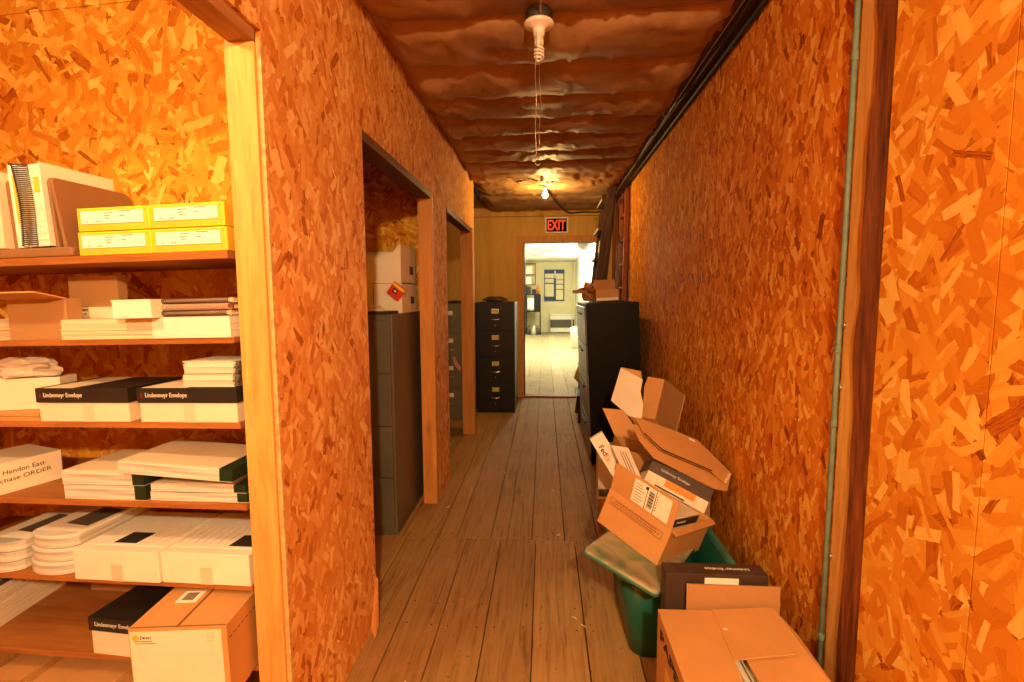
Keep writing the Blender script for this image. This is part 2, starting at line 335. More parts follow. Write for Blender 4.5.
# ------------------------------------------------------------------ mesh helpers
class B:
    def __init__(s): s.bm = bmesh.new()
    def box(s, x0, x1, y0, y1, z0, z1, mx=None, mi=0):
        vs = [s.bm.verts.new((x, y, z)) for x in (x0, x1) for y in (y0, y1) for z in (z0, z1)]
        f = [(0, 1, 3, 2), (4, 6, 7, 5), (0, 4, 5, 1), (2, 3, 7, 6), (0, 2, 6, 4), (1, 5, 7, 3)]
        for q in f:
            fc = s.bm.faces.new([vs[i] for i in q]); fc.material_index = mi
        if mx is not None:
            for v in vs: v.co = mx @ v.co
        return s
    def prism(s, pts, th, mi=0):
        """flat polygon in space given a thickness behind its normal"""
        pts = [Vector(p) for p in pts]
        n = Vector((0, 0, 0))
        for i in range(len(pts)):
            a, b = pts[i], pts[(i + 1) % len(pts)]
            n += Vector(((a.y - b.y) * (a.z + b.z), (a.z - b.z) * (a.x + b.x), (a.x - b.x) * (a.y + b.y)))
        n.normalize()
        a = [s.bm.verts.new(p) for p in pts]; b = [s.bm.verts.new(p - n * th) for p in pts]
        s.bm.faces.new(a).material_index = mi
        s.bm.faces.new(b[::-1]).material_index = mi
        for i in range(len(pts)):
            j = (i + 1) % len(pts)
            s.bm.faces.new((a[j], a[i], b[i], b[j])).material_index = mi
        return s
    def tube(s, path, r, n=8, cap=True):
        path = [Vector(p) for p in path]; rings = []
        up = Vector((0, 0, 1))
        for i, p in enumerate(path):
            t = (path[min(i + 1, len(path) - 1)] - path[max(i - 1, 0)]).normalized()
            a = t.cross(up)
            if a.length < 0.05: a = t.cross(Vector((1, 0, 0)))
            a.normalize(); b = t.cross(a)
            rr = r[i] if isinstance(r, (list, tuple)) else r
            rings.append([s.bm.verts.new(p + (a * math.cos(k * 2 * math.pi / n) + b * math.sin(k * 2 * math.pi / n)) * rr) for k in range(n)])
        for q, w_ in zip(rings, rings[1:]):
            for k in range(n):
                f = s.bm.faces.new((q[k], q[(k + 1) % n], w_[(k + 1) % n], w_[k])); f.smooth = True
        if cap:
            s.bm.faces.new(rings[0][::-1]); s.bm.faces.new(rings[-1])
        return s
    def lathe(s, prof, n=20, mx=None):
        rings = []
        for r, z in prof:
            rings.append([s.bm.verts.new((max(r, 1e-4) * math.cos(k * 2 * math.pi / n), max(r, 1e-4) * math.sin(k * 2 * math.pi / n), z)) for k in range(n)])
        for q, w_ in zip(rings, rings[1:]):
            for k in range(n):
                f = s.bm.faces.new((q[k], q[(k + 1) % n], w_[(k + 1) % n], w_[k])); f.smooth = True
        s.bm.faces.new(rings[0][::-1]); s.bm.faces.new(rings[-1])
        if mx is not None:
            for q in rings:
                for v in q: v.co = mx @ v.co
        return s
    def stack(s, x0, x1, y0, y1, z0, z1, n, jit, seed=0, bow=0.0):
        rs = random.Random(seed); h = (z1 - z0) / n
        for i in range(n):
            dx, dy = rs.uniform(-jit, jit), rs.uniform(-jit, jit)
            s.box(x0 + dx, x1 + dx, y0 + dy, y1 + dy, z0 + i * h, z0 + (i + 1) * h - h * 0.04)
        return s
    def build(s, name, mat, parent=None, bevel=0.0, mx=None):
        bmesh.ops.recalc_face_normals(s.bm, faces=s.bm.faces)
        if bevel:
            bmesh.ops.bevel(s.bm, geom=[e for e in s.bm.edges], offset=bevel, segments=2, profile=0.6, affect='EDGES', clamp_overlap=True)
        me = bpy.data.meshes.new(name); s.bm.to_mesh(me); s.bm.free()
        for m in (mat if isinstance(mat, (list, tuple)) else [mat]):
            me.materials.append(MAT[m])
        o = bpy.data.objects.new(name, me); COL.objects.link(o)
        if parent is not None: o.parent = parent
        if mx is not None: o.matrix_local = mx
        return o

def as_mx(loc):
    return loc if isinstance(loc, Matrix) else Matrix.Translation(loc)
def thing(name, label, cat, loc=(0, 0, 0), group=None):
    o = bpy.data.objects.new(name, None); o.empty_display_size = 0.05
    COL.objects.link(o); o.matrix_world = as_mx(loc)
    o['label'] = label; o['category'] = cat
    if group: o['group'] = group
    return o
def tag(o, label, cat, group=None, kind=None):
    o['label'] = label; o['category'] = cat
    if group: o['group'] = group
    if kind: o['kind'] = kind
    return o
def struct(name, b, mat, mx=None, bevel=0.0):
    o = b.build(name, mat, None, bevel, mx); o['kind'] = 'structure'; return o
def lab(o, text): o['label'] = text; return o
def copy_tree(o, parent=None):
    c = o.copy(); COL.objects.link(c)
    if parent is not None:
        c.parent = parent; c.matrix_parent_inverse = o.matrix_parent_inverse.copy()
    for ch in list(o.children): copy_tree(ch, c)
    return c

FRONT = Matrix.Rotation(R(90), 4, 'X')                                 # text faces -y
def lettering(body, mat, parent, mx, width=None, height=None, name='lettering', bold=0.0, extr=0.0004):
    """words as a thin solid; mx places the lower left corner, x along the line, y up"""
    cu = bpy.data.curves.new('lettering', 'FONT'); cu.body = body
    cu.extrude = 0.02; cu.offset = bold
    t = bpy.data.objects.new('tmp', cu); COL.objects.link(t)
    bpy.context.view_layer.update()
    dg = bpy.context.evaluated_depsgraph_get()
    me = bpy.data.meshes.new_from_object(t.evaluated_get(dg))
    bpy.data.objects.remove(t); bpy.data.curves.remove(cu)
    xs = [v.co.x for v in me.vertices]; ys = [v.co.y for v in me.vertices]
    x0, x1, y0, y1 = min(xs), max(xs), min(ys), max(ys)
    sx = width / (x1 - x0) if width else height / (y1 - y0)
    sy = height / (y1 - y0) if height else sx
    for v in me.vertices:
        v.co = Vector(((v.co.x - x0) * sx, (v.co.y - y0) * sy, v.co.z / 0.02 * extr))
    me.materials.clear(); me.materials.append(MAT[mat])
    me.name = name
    o = bpy.data.objects.new(name, me); COL.objects.link(o); o.parent = parent; o.matrix_local = mx
    return o
T = Matrix.Translation
def rz(a): return Matrix.Rotation(R(a), 4, 'Z')
def rx(a): return Matrix.Rotation(R(a), 4, 'X')
def ry(a): return Matrix.Rotation(R(a), 4, 'Y')
def axes_mx(p, x, y, z):
    m = Matrix((x, y, z)).transposed().to_4x4(); m.translation = Vector(p); return m

# ================================================================== SETTING
XL, XR, ZC = -0.725, 0.86, 2.54
YE = 6.66
# ---- floor: separate boards over a dark base
b = B()
edges_a = [-2.6, -2.38, -2.17, -1.96, -1.77, -1.55, -1.33, -1.16, -0.98, -0.80, -0.627, -0.449, -0.25, -0.051, 0.170, 0.37, 0.56, 0.74, 0.98]
edges_b = [-2.6, -2.4, -2.2, -1.97, -1.8, -1.6, -1.41, -1.22, -1.02, -0.83, -0.617, -0.51, -0.31, -0.215, -0.075, 0.115, 0.305, 0.5, 0.69, 0.98]
rs = random.Random(3)
def boards(edges, y0, y1, cuts):
    for i, (a, c) in enumerate(zip(edges, edges[1:])):
        ys = [y0] + [q for q in cuts(i)] + [y1]
        for p, q in zip(ys, ys[1:]):
            g = rs.uniform(0.0012, 0.0032); dz = rs.uniform(-0.0025, 0)
            b.box(a + g, c - g, p + 0.0015, q - 0.0015, -0.03, dz)
boards(edges_a, -2.5, 2.70, lambda i: [])
boards(edges_b, 2.70, YE, lambda i: [4.35 + 0.5 * (i % 2)] if i % 3 == 0 else [])
for y in (1.30, 1.95, 2.10, 2.66, 2.74, 3.35, 3.95, 4.6):
    for e0, e1 in zip(edges_a if y < 2.7 else edges_b, (edges_a if y < 2.7 else edges_b)[1:]):
        if e0 < -0.9 or e1 > 0.7: continue
        for x in (e0 + 0.03 + rs.uniform(0, .01), e1 - 0.03 - rs.uniform(0, .01)):
            yy = y + rs.uniform(-0.01, 0.01)
            b.box(x - 0.0025, x + 0.0025, yy - 0.0025, yy + 0.0025, -0.01, 0.0004, mi=1)
b.box(-2.6, 0.98, -2.5, YE, -0.06, -0.032, mi=1)
struct('floor', b, ['floor', 'gap'])
b = B()
for i in range(20):
    x = -2.6 + i * 0.21
    g = 0.002; b.box(x + g, x + 0.21 - g, YE + 0.03, 18.6, -0.03, 0)
b.box(-2.6, 1.6, YE, 18.6, -0.06, -0.032, mi=1)
struct('floor_far', b, ['floor_far', 'gap'])

# ---- ceiling: paper-faced insulation bulging between the joists
def ceil_z(x, y, seams):
    for s0, s1 in zip(seams, seams[1:]):
        if s0 <= y <= s1: break
    t = (y - s0) / (s1 - s0)
    bul = (4 * t * (1 - t)) ** 0.36
    rs_ = random.Random(int(s0 * 1000)); amp = rs_.uniform(0.048, 0.078)
    e = min(1.0, (x - XL) / 0.10 + 0.2, (0.76 - x) / 0.10 + 0.2)
    z = 2.562 - bul * amp * max(0.2, e)
    wob = noise.noise(Vector((x * 2.3, y * 6.0, s0 * 9))) * 0.024
    cre = (1 - abs(noise.noise(Vector((x * 5.5 + 3 * noise.noise(Vector((x * 2, y * 3, s0))), y * 4.5, s0 * 3 + 7)))) * 2.0)
    z += wob * bul - max(0, cre) ** 5 * 0.020 * bul
    # paper torn and crumpled around the far lamp
    d = math.hypot(x - 0.02, (y - 5.1) * 1.1)
    if d < 0.6:
        k = (1 - d / 0.6)
        an = math.atan2(y - 5.1, x - 0.02)
        z += k * 0.03 * (noise.noise(Vector((math.cos(an) * 5, math.sin(an) * 5, d * 2))) + 0.6 * noise.noise(Vector((x * 22, y * 22, 3))))
    return z
seams = [-2.5, -1.3, -0.2, 0.5, 0.95, 1.35, 1.72, 2.10, 2.50, 2.88, 3.24, 3.58, 3.93, 4.28, 4.63, 5.0, 5.36, 5.75, 6.2, 6.70]
me_b = bmesh.new()
ys = []
for s0, s1 in zip(seams, seams[1:]):
    n_ = 14 if s0 > 1.3 else 8
    ys += [s0 + (s1 - s0) * (0.5 - 0.5 * math.cos(math.pi * k / n_)) for k in range(n_)]
ys.append(seams[-1])
xs = [XL - 0.02 + (0.78 - XL) * k / 70 for k in range(71)]
grid = [[me_b.verts.new((x, y, ceil_z(x, min(max(y + 0.018 * noise.noise(Vector((x * 3, s_ * 5, 0.0))) * (1 if 1.5 < y < 6 else 0), -2.5), 6.69), seams))) for x in xs] for y, s_ in ((y, round(y, 1)) for y in ys)]
for r0, r1 in zip(grid, grid[1:]):
    for k in range(70):
        f = me_b.faces.new((r0[k], r1[k], r1[k + 1], r0[k + 1])); f.smooth = True
b = B(); b.bm.free(); b.bm = me_b
b.box(-0.78, 0.9, -2.5, 6.7, 2.62, 2.66)
struct('ceiling', b, 'kraft')
# ceiling of the side rooms
b = B(); b.box(-2.6, XL - 0.09, -2.5, YE, 2.56, 2.60)
struct('ceiling_side', b, 'kraft')
b = B(); b.box(-2.6, 1.6, YE + 0.1, 18.7, 2.62, 2.68)
struct('ceiling_far', b, 'office_white')

# ---- corridor wall on the left, with two openings and a wide one by the camera
b = B()
t0, t1 = XL - 0.09, XL
HD = 2.055
def lwall(y0, y1, z0, z1):
    b.box(t0, t1, y0, y1, z0, z1)
lwall(1.275, 1.965, 0, HD); lwall(3.16, 3.63, 0, HD)
lwall(1.275, 5.05, HD, ZC + 0.05)
lwall(-0.55, 1.275, HD + 0.02, ZC + 0.05)
lwall(-2.5, -0.55, 0, ZC + 0.05)
struct('wall_left', b, 'osb_left')
# pale sawn edge of the board at the corner, and a splinter standing off at the floor
b = B(); b.box(XL - 0.010, XL + 0.002, 1.264, 1.2755, 0, HD)
struct('trim_1', b, 'osb_edge')
# corner stud, door studs
b = B(); b.box(-0.815, -0.7355, 1.255, 1.30, 0, HD - 0.012)
struct('trim_2', b, 'pine', bevel=0.003)
b = B(); b.box(-0.815, XL + 0.004, 3.15, 3.19, 0, HD)
struct('trim_3', b, 'pine_trim', bevel=0.002)
b = B(); b.box(-0.825, XL + 0.02, 4.80, 4.90, 0, HD); b.box(t0, t1, 4.90, 5.05, 0, HD)
struct('trim_4', b, 'pine_trim', bevel=0.002)
# header of the wide opening, running back past the camera
b = B(); b.box(-0.805, -0.735, -0.55, 1.262, HD - 0.012, HD + 0.10)
struct('trim_5', b, 'pine_y', bevel=0.003)
# headers of the two door openings: boards under the strand board
b = B(); b.box(t0 - 0.003, t1 + 0.002, 1.965, 3.19, HD - 0.038, HD + 0.002)
struct('trim_6', b, 'pine_dark', bevel=0.002)
b = B(); b.box(t0 - 0.003, t1 + 0.004, 3.63, 4.85, HD - 0.03, HD + 0.002); b.box(t1 - 0.01, t1 + 0.008, 3.63, 4.85, HD - 0.045, HD - 0.02)
struct('trim_7', b, 'pine_dark', bevel=0.002)

# ---- closet behind the shelves; frame of the shelf bay: u right, v back, w up
_a = R(3)
SU_ = Vector((math.cos(_a), -math.sin(_a), 0.02)).normalized()
SV_ = Vector((math.sin(_a), math.cos(_a), 0))
SW_ = SU_.cross(SV_)
SHELF = axes_mx((-0.79, 1.27, 0), SU_, SV_, SW_)
b = B(); b.box(-1.75, -0.005, 0.37, 0.39, -0.05, 2.41); b.box(-1.75, -0.005, 0.372, 0.39, 2.413, 2.62)
struct('wall_closet', b, 'osb_closet', mx=SHELF)
b = B(); b.box(-2.5, -2.45, -2.5, 3.6, 0, 2.6)
struct('wall_side', b, 'osb_side')
b = B(); b.box(-2.5, 1.0, -2.55, -2.5, 0, 2.62)
struct('wall_rear', b, 'osb_closet')
b = B(); b.box(-2.5, t0, 3.50, 3.56, 0, 2.58)
struct('wall_divider', b, 'osb_closet')

# ---- right wall: two runs of strand board with a bare stud between
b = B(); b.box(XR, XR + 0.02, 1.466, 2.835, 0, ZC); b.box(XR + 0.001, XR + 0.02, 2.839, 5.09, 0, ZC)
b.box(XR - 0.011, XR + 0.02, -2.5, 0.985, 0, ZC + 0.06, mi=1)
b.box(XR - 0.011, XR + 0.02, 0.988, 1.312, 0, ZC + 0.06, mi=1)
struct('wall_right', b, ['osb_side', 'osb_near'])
b = B(); b.box(XR + 0.02, XR + 0.12, -2.5, 5.2, 0, 2.64)
struct('wall_outer', b, 'dark_wood')
b = B(); b.box(XR - 0.004, XR + 0.02, 1.285, 1.463, 0, ZC + 0.02)
struct('trim_8', b, 'pine')
b = B()
rings = []
for k in range(61):
    z = k * 2.56 / 60
    yb = 1.402 + 0.013 * noise.noise(Vector((z * 2.1, 3.3, 0))) + 0.008 * noise.noise(Vector((z * 7, 1, 0)))
    if abs(z - 1.25) < 0.16: yb += 0.016 * (1 - abs(z - 1.25) / 0.16)
    if abs(z - 2.02) < 0.1: yb -= 0.012
    row = [(XR + 0.002, 1.3145, z), (XR - 0.009, 1.3150, z)]
    for q in range(1, 6):
        row.append((XR - 0.0095 - 0.003 * noise.noise(Vector((q * 1.3, 5, z * 9))), 1.3150 + (yb - 0.008 - 1.3150) * q / 5, z))
    row.append((XR - 0.003, yb, z))
    rings.append([b.bm.verts.new(c) for c in row])
for q, w_ in zip(rings, rings[1:]):
    for k in range(len(q) - 1): b.bm.faces.new((q[k], q[k + 1], w_[k + 1], w_[k]))
struct('trim_9', b, 'bark')
# red-brown boards beyond the end of the strand board
b = B(); b.box(XR + 0.03, XR + 0.10, 5.09, YE, 0, 2.62)
for k in range(5): b.box(XR + 0.01, XR + 0.03, 5.12 + k * 0.31, 5.12 + k * 0.31 + 0.10, 0, 2.6)
struct('wall_panelled', b, 'redwood')
# beam along the top of the right wall
b = B(); b.box(0.745, XR + 0.01, -2.5, 6.66, 2.541, 2.62)
struct('trim_10', b, 'beam', bevel=0.003)

# ---- end wall with the doorway to the lit room
DX0, DX1, DZ = -0.285, 0.70, 2.095
b = B()
b.box(-2.5, DX0 - 0.02, YE, YE + 0.1, 0, 2.66); b.box(DX1 + 0.02, 1.0, YE, YE + 0.1, 0, 2.66); b.box(DX0 - 0.02, DX1 + 0.02, YE, YE + 0.1, DZ + 0.02, 2.66)
struct('wall_back', b, 'ply')
b = B()
b.box(DX0 - 0.09, DX0, YE - 0.02, YE + 0.005, 0, DZ + 0.09); b.box(DX1, DX1 + 0.09, YE - 0.02, YE + 0.005, 0, DZ + 0.09)
b.box(DX0, DX1, YE - 0.02, YE + 0.005, DZ, DZ + 0.09)
struct('trim_11', b, 'pine_trim', bevel=0.002)
b = B()
b.box(DX0 - 0.02, DX0 + 0.012, YE + 0.005, YE + 0.12, 0, DZ + 0.012); b.box(DX1 - 0.012, DX1 + 0.02, YE + 0.005, YE + 0.12, 0, DZ + 0.012)
b.box(DX0, DX1, YE + 0.005, YE + 0.12, DZ, DZ + 0.03)
struct('trim_12', b, 'dark_wood')
b = B(); b.box(DX0, DX1, YE - 0.04, YE + 0.12, -0.01, 0.022)
struct('trim_13', b, 'redwood', bevel=0.004)
b = B(); b.box(-2.5, XR, YE - 0.012, YE, 2.44, 2.447)
struct('trim_14', b, 'redwood')
# ---- lit room beyond
b = B(); b.box(-2.6, 1.6, 18.5, 18.6, 0, 2.66)
struct('wall_far', b, 'office_wall')
b = B(); b.box(-0.75, -0.7, YE + 0.12, 12.0, 0, 2.66); b.box(-0.75, -0.7, 12.0, 18.5, 0, 2.66)
struct('wall_far_left', b, 'office_white')
b = B(); b.box(1.12, 1.17, YE + 0.12, 18.5, 0, 2.66)
struct('wall_far_right', b, 'office_white')
b = B()
b.box(1.05, 1.12, 9.6, 12.4, 0.95, 2.35)
struct('window_1', b, 'glow_window')
b = B()
for y in (9.5, 10.95, 12.4): b.box(1.03, 1.12, y - 0.04, y + 0.04, 0.9, 2.4)
b.box(1.03, 1.12, 9.5, 12.4, 0.88, 0.95); b.box(1.03, 1.12, 9.5, 12.4, 2.35, 2.42)
struct('trim_15', b, 'office_white')
for x in (0.98, 1.08):
    b = B(); b.tube([(x, 17.9, 0), (x, 17.9, 2.6)], 0.02)
    tag(b.build('water_pipe', 'office_wall'), ('cream pipe standing in the far right corner of the lit room' if x < 1.0 else 'cream pipe nearest the right wall of the lit room'), 'pipe')

# ================================================================== SHELVES (left)
W = dict(A=1.525, B=1.291, C=1.053, D=0.819, E=0.581, F=0.337)
unit = thing('shelving_unit', 'built-in wooden shelves of six long boards in the closet left of the corner stud', 'shelves', SHELF)
for k, wt in W.items():
    b = B(); th = 0.022 if k == 'A' else 0.017
    b.box(-1.30, -0.028, 0.0, 0.365, wt - th, wt)
    b.build('shelf', 'shelf', unit, 0.0015)
b = B(); b.box(-1.34, -1.30, 0.0, 0.365, 0.0, 1.60); b.build('upright', 'pine_trim', unit, 0.002)
def at(u, v, w_, yaw=0.0):
    return SHELF @ T((u, v, w_)) @ rz(yaw)

# ---- top shelf: yellow cartons
YG = 'yellow cartons on the top shelf'
def yellow_carton(u, w_, wd, h, label, warp=0):
    t = thing('yellow_carton', label, 'carton', at(u, 0.0, w_), YG)
    b = B()
    b.box(0.014, wd - 0.018, 0.0015, 0.004, h * 0.30, h * 0.84)
    for i, (lx, ln, lz) in enumerate([(0.42, 0.16, .74), (0.42, 0.10, .62), (0.44, 0.07, .52), (0.70, 0.2, .80), (0.70, 0.08, .6), (0.10, .03, .38), (0.26, .09, .38), (0.33, .01, .46)]):
        x = 0.014 + lx * (wd - 0.05)
        b.box(x, x + ln * (wd - 0.05), 0.0008, 0.0016, h * lz - 0.0011, h * lz + 0.0011, mi=1)
    lab(b.build('label', ['label', 'ink_grey'], t), 'white label with small print')
    b = B(); b.box(0, wd, 0.004, 0.28, 0, h)
    bmesh.ops.bevel(b.bm, geom=list(b.bm.edges), offset=0.004, segments=2, profile=0.6, affect='EDGES')
    for x0, x1, z0, z1 in [(0.002, 0.014, h * .98, h * .82), (wd - 0.002, wd - 0.016, h * .98, h * .78), (wd * .30, wd * .36, h * .05, h * .2), (wd * .70, wd * .64, h * .05, h * .2)]:
        n0 = len(b.bm.faces); b.tube([(x0, 0.0038, z0), (x1, 0.0038, z1)], 0.0008, 5)
        for f_ in list(b.bm.faces)[n0:]: f_.material_index = 1
    b.build('body', ['yellow', 'sun'], t)
    return t
yellow_carton(-0.477, W['A'], 0.226, 0.064, 'yellow carton bottom left in the stack of four on the top shelf', 1)
yellow_carton(-0.250, W['A'], 0.222, 0.064, 'yellow carton bottom right in the stack of four, against the stud', 2)
yellow_carton(-0.473, W['A'] + 0.066, 0.222, 0.063, 'yellow carton top left in the stack of four on the top shelf', 3)
yellow_carton(-0.249, W['A'] + 0.066, 0.218, 0.063, 'yellow carton top right in the stack of four, beside the stud', 4)

# ---- top shelf: steel organiser, spiral book
t = thing('file_organizer', 'brown steel desk organiser with upright dividers on the top shelf', 'organiser', at(-0.86, 0.0, W['A']))
b = B(); b.box(0, 0.37, -0.004, 0.26, 0, 0.026); b.build('base', 'organizer', t, 0.006)
def plate(u, tilt):
    b = B(); c = 0.035; pr = [(0, 0.02), (0, 0.218)]
    pts = []
    for cy, cz, a0 in ((0.252 - c, 0.218 - c, 90), (0.252 - c, 0.026, None)):
        if a0 is not None:
            for k in range(7):
                an = R(90 - k * 15); pts.append((cy + c * math.cos(an), cz + c * math.sin(an)))
        else: pts.append((0.252, 0.02))
    prof = [(0.0, 0.02), (0.0, 0.205), (0.004, 0.215), (0.012, 0.218)] + pts
    b.prism([(0, y, z) for y, z in prof], 0.010)
    o = b.build('divider', 'organizer', t, 0.002, mx=T((u, 0, 0)) @ ry(tilt)); return o
plate(0.345, -8); plate(0.318, -3); plate(0.185, -2.5); plate(0.040, -2)
bk = thing('spiral_bound_book', 'thick white and yellow spiral-bound book standing in the brown organiser', 'book', at(-0.662, 0.0, W['A'] + 0.028) @ ry(-2))
b = B(); b.box(0.0, 0.020, 0.004, 0.22, 0, 0.228); b.box(0.022, 0.058, 0.010, 0.22, 0.002, 0.224); b.box(0.06, 0.098, 0.004, 0.22, 0, 0.226); b.build('pages', 'paper_edge', bk, 0.001)
for x in (-0.002, 0.098):
    b = B(); b.box(x, x + 0.002, 0.0, 0.222, 0, 0.229); b.build('cover', 'white', bk)
b = B()
for k in range(40):
    z = 0.006 + k * 0.0056; o_ = 0.008 * math.sin(k / 39 * math.pi)
    b.tube([(0.034 + o_ + 0.023 * math.cos(a_), 0.006 - 0.017 * math.sin(a_), z) for a_ in [i * math.pi / 6 for i in range(7)]], 0.0015, 5)
lab(b.build('spiral', 'ink', bk), 'black plastic comb spine')
b = B(); b.box(0.006, 0.013, 0.002, 0.004, 0.07, 0.20); b.build('yellow_stripe', 'sun', bk)
b = B(); b.box(0.072, 0.088, 0.002, 0.010, 0.15, 0.19); b.build('yellow_square', 'sun', bk)
t = thing('ring_binder', 'pale rounded binder cut off at the left end of the top shelf', 'binder', at(-0.80, 0.0, W['A'] + 0.028))
b = B(); b.prism([(0.0, 0, 0)] + [(0.045 + 0.045 * math.cos(R(180 - k * 22.5)), 0, 0.17 + 0.055 * math.sin(R(180 - k * 22.5))) for k in range(9)] + [(0.09, 0, 0)], -0.20)
b.build('body', 'cream_top', t, 0.003)
b = B(); b.box(0.03, 0.06, -0.002, 0.001, 0.03, 0.12); b.build('spine_label', 'white', t)

# ---- second shelf
def carton_open(name, label, cat, mx, w_, d, h, mat, flaps, group=None, inner=None, th=0.004, shared=None):
    """open box: body with four walls, flaps hinged at the rims; flap = (side, length, angle outwards from upright, matkey)"""
    t = thing(name, label, cat, mx, group)
    b = B(); b.box(0, w_, 0, th, 0, h); b.box(0, w_, d - th, d, 0, h); b.box(0, th, th, d - th, 0, h); b.box(w_ - th, w_, th, d - th, 0, h); b.box(th, w_ - th, th, d - th, 0, th)
    b.build('body', mat, t)
    fl = {}
    for side, ln, ang, mk in flaps:
        b = B()
        if side in 'fb':
            b.box(0.002, w_ - 0.002, -th / 2, th / 2, 0, ln)
            m = T((0, th / 2 if side == 'f' else d - th / 2, h)) @ rx(ang if side == 'f' else -ang)
        else:
            b.box(-th / 2, th / 2, 0.002, d - 0.002, 0, ln)
            m = T((th / 2 if side == 'l' else w_ - th / 2, 0, h)) @ ry(-ang if side == 'l' else ang)
        fl[side] = b.build('flap', mk, t, mx=m)
    return t, fl
t, fl = carton_open('open_carton', 'open brown carton with a flap sticking out on the second shelf', 'carton', at(-0.75, 0.02, W['B']), 0.195, 0.045, 0.118, 'card_dark',
            [('f', 0.085, 78, 'card')])
t = thing('standing_carton', 'brown carton standing behind the cream paper, with a white label strip', 'carton', at(-0.668, 0.13, W['B']))
b = B(); b.box(0, 0.170, 0, 0.035, 0, 0.188); b.build('body', 'card_dark', t, 0.002)
b = B(); b.box(0.008, 0.166, -0.002, 0.001, 0.02, 0.090); lb = lab(b.build('label', 'cream_top', t), 'white label strip with black writing')
lettering('Envelopes', 'ink', lb, T((0.014, -0.0025, 0.078)) @ FRONT, width=0.05, height=0.010)
lettering('Type 10', 'ink', lb, T((0.022, -0.0025, 0.064)) @ FRONT, width=0.034, height=0.009)
def paper(name, label, cat, mx, w_, d, h, n, edge, top=None, jit=0.0015, seed=0, group=None):
    t = thing(name, label, cat, mx, group)
    b = B(); b.stack(0, w_, 0, d, 0, h - 0.0015, n, jit, seed); b.build('sheets', edge, t)
    b = B(); b.box(0.001, w_ - 0.001, 0.001, d, h - 0.0015, h); b.build('top_sheet', top or 'white', t)
    return t
paper('paper_stack', 'stack of cream paper on the second shelf, left of the white ream', 'paper', at(-0.556, 0.0, W['B']), 0.29, 0.12, 0.056, 9, 'cream', 'cream_top', 0.002, 3)
t = paper('paper_ream', 'white ream under the coil-bound books on the second shelf', 'paper', at(-0.264, -0.004, W['B']), 0.232, 0.22, 0.058, 3, 'white', 'white', 0.0004, 4)
b = B(); b.box(-0.0008, 0.2328, -0.0012, 0, 0.006, 0.052); b.build('wrapper', 'white', t)
t = thing('white_box', 'small white box lying on the cream paper, second shelf', 'box', at(-0.352, -0.035, W['B'] + 0.0575))
b = B(); b.box(0, 0.116, 0, 0.15, 0, 0.049); b.build('body', 'white', t, 0.0015)
b = B(); b.box(-0.001, 0.117, -0.0012, 0.09, 0.046, 0.0505); b.build('lid_flap', 'white', t, 0.0005)
CG = 'coil-bound books on the second shelf'
def coil_book(u, w_, label, k):
    t = thing('coil_bound_book', label, 'book', at(u, -0.004, w_), CG)
    b = B(); b.box(0.004, 0.205, 0.026, 0.20, 0.001, 0.0145); b.build('pages', 'paper_edge', t)
    b = B(); b.box(0.0, 0.208, 0.016, 0.205, 0.0145, 0.0162); b.build('cover', 'coil', t)
    b = B(); b.box(0.0, 0.208, 0.016, 0.205, -0.0005, 0.001); b.build('cover', 'coil', t)
    b = B()
    b.tube([(0.004 + 0.200 * q / 560, 0.012 + 0.011 * math.cos(q * math.pi / 8), 0.008 + 0.0075 * math.sin(q * math.pi / 8)) for q in range(561)], 0.0014, 5)
    b.build('coil', 'coil_dark' if k != 1 else 'coil_pale', t)
    b = B(); b.box(0.003, 0.206, 0.017, 0.024, 0.0005, 0.0155); b.build('binding', 'cream_top' if k != 1 else 'coil', t)
    return t
coil_book(-0.246, W['B'] + 0.0595, 'bottom one of three coil-bound books on the white ream', 0)
coil_book(-0.240, W['B'] + 0.0765, 'middle one of three coil-bound books, red cover edge showing', 1)
coil_book(-0.238, W['B'] + 0.0935, 'topmost of three coil-bound books beside the stud', 2)
paper('paper_stack', 'pale paper stack cut off at the left end of the second shelf', 'paper', at(-0.90, 0.0, W['B']), 0.135, 0.2, 0.06, 6, 'cream', 'cream_top', 0.002, 8)

# ---- envelope boxes
def envelope_box(label, mx, w_, d, h, lid, text, group=None, white='white_card', sheet=None, tape=None, flip=False, textw=0.42):
    t = thing('envelope_box', label, 'box', mx, group)
    b = B(); b.box(0.004, w_ - 0.004, 0.004, d - 0.004, 0, h - 0.004); b.build('base', white, t, 0.001)
    b = B(); b.box(0, w_, 0, 0.002, h - lid, h); b.box(0, w_, d - 0.002, d, h - lid, h); b.box(0, 0.002, 0.002, d - 0.002, h - lid, h)
    b.box(w_ - 0.002, w_, 0.002, d - 0.002, h - lid, h); b.box(0.002, w_ - 0.002, 0.002, d - 0.002, h - 0.003, h)
    l = lab(b.build('lid', 'black_card', t), 'black lid')
    if text:
        lettering(text, 'print_white', l, T((w_ * 0.09, -0.0006, h - lid * 0.72)) @ FRONT, width=w_ * textw, height=lid * 0.40)
        b = B(); b.box(w_ * 0.04, w_ * 0.06, -0.0005, 0.0, h - lid * 0.68, h - lid * 0.36); b.build('logo', 'print_red', l)
    if sheet:
        b = B(); b.prism([(sheet[0] * w_, 0.004, h + 0.0008), (sheet[1] * w_, 0.004, h + 0.0008), (sheet[1] * w_ + 0.01, d * .95, h + 0.0008), (sheet[0] * w_ + 0.01, d * .95, h + 0.0008)], 0.0008)
        lab(b.build('label', 'cream_top', l), 'cream label')
    if tape:
        b = B(); b.box(w_ * tape, w_ * tape + 0.034, 0.0025, 0.004, 0.0, h - lid); b.build('tape', 'tape', t)
    return t
LG = 'black-lidded envelope boxes on the third shelf'
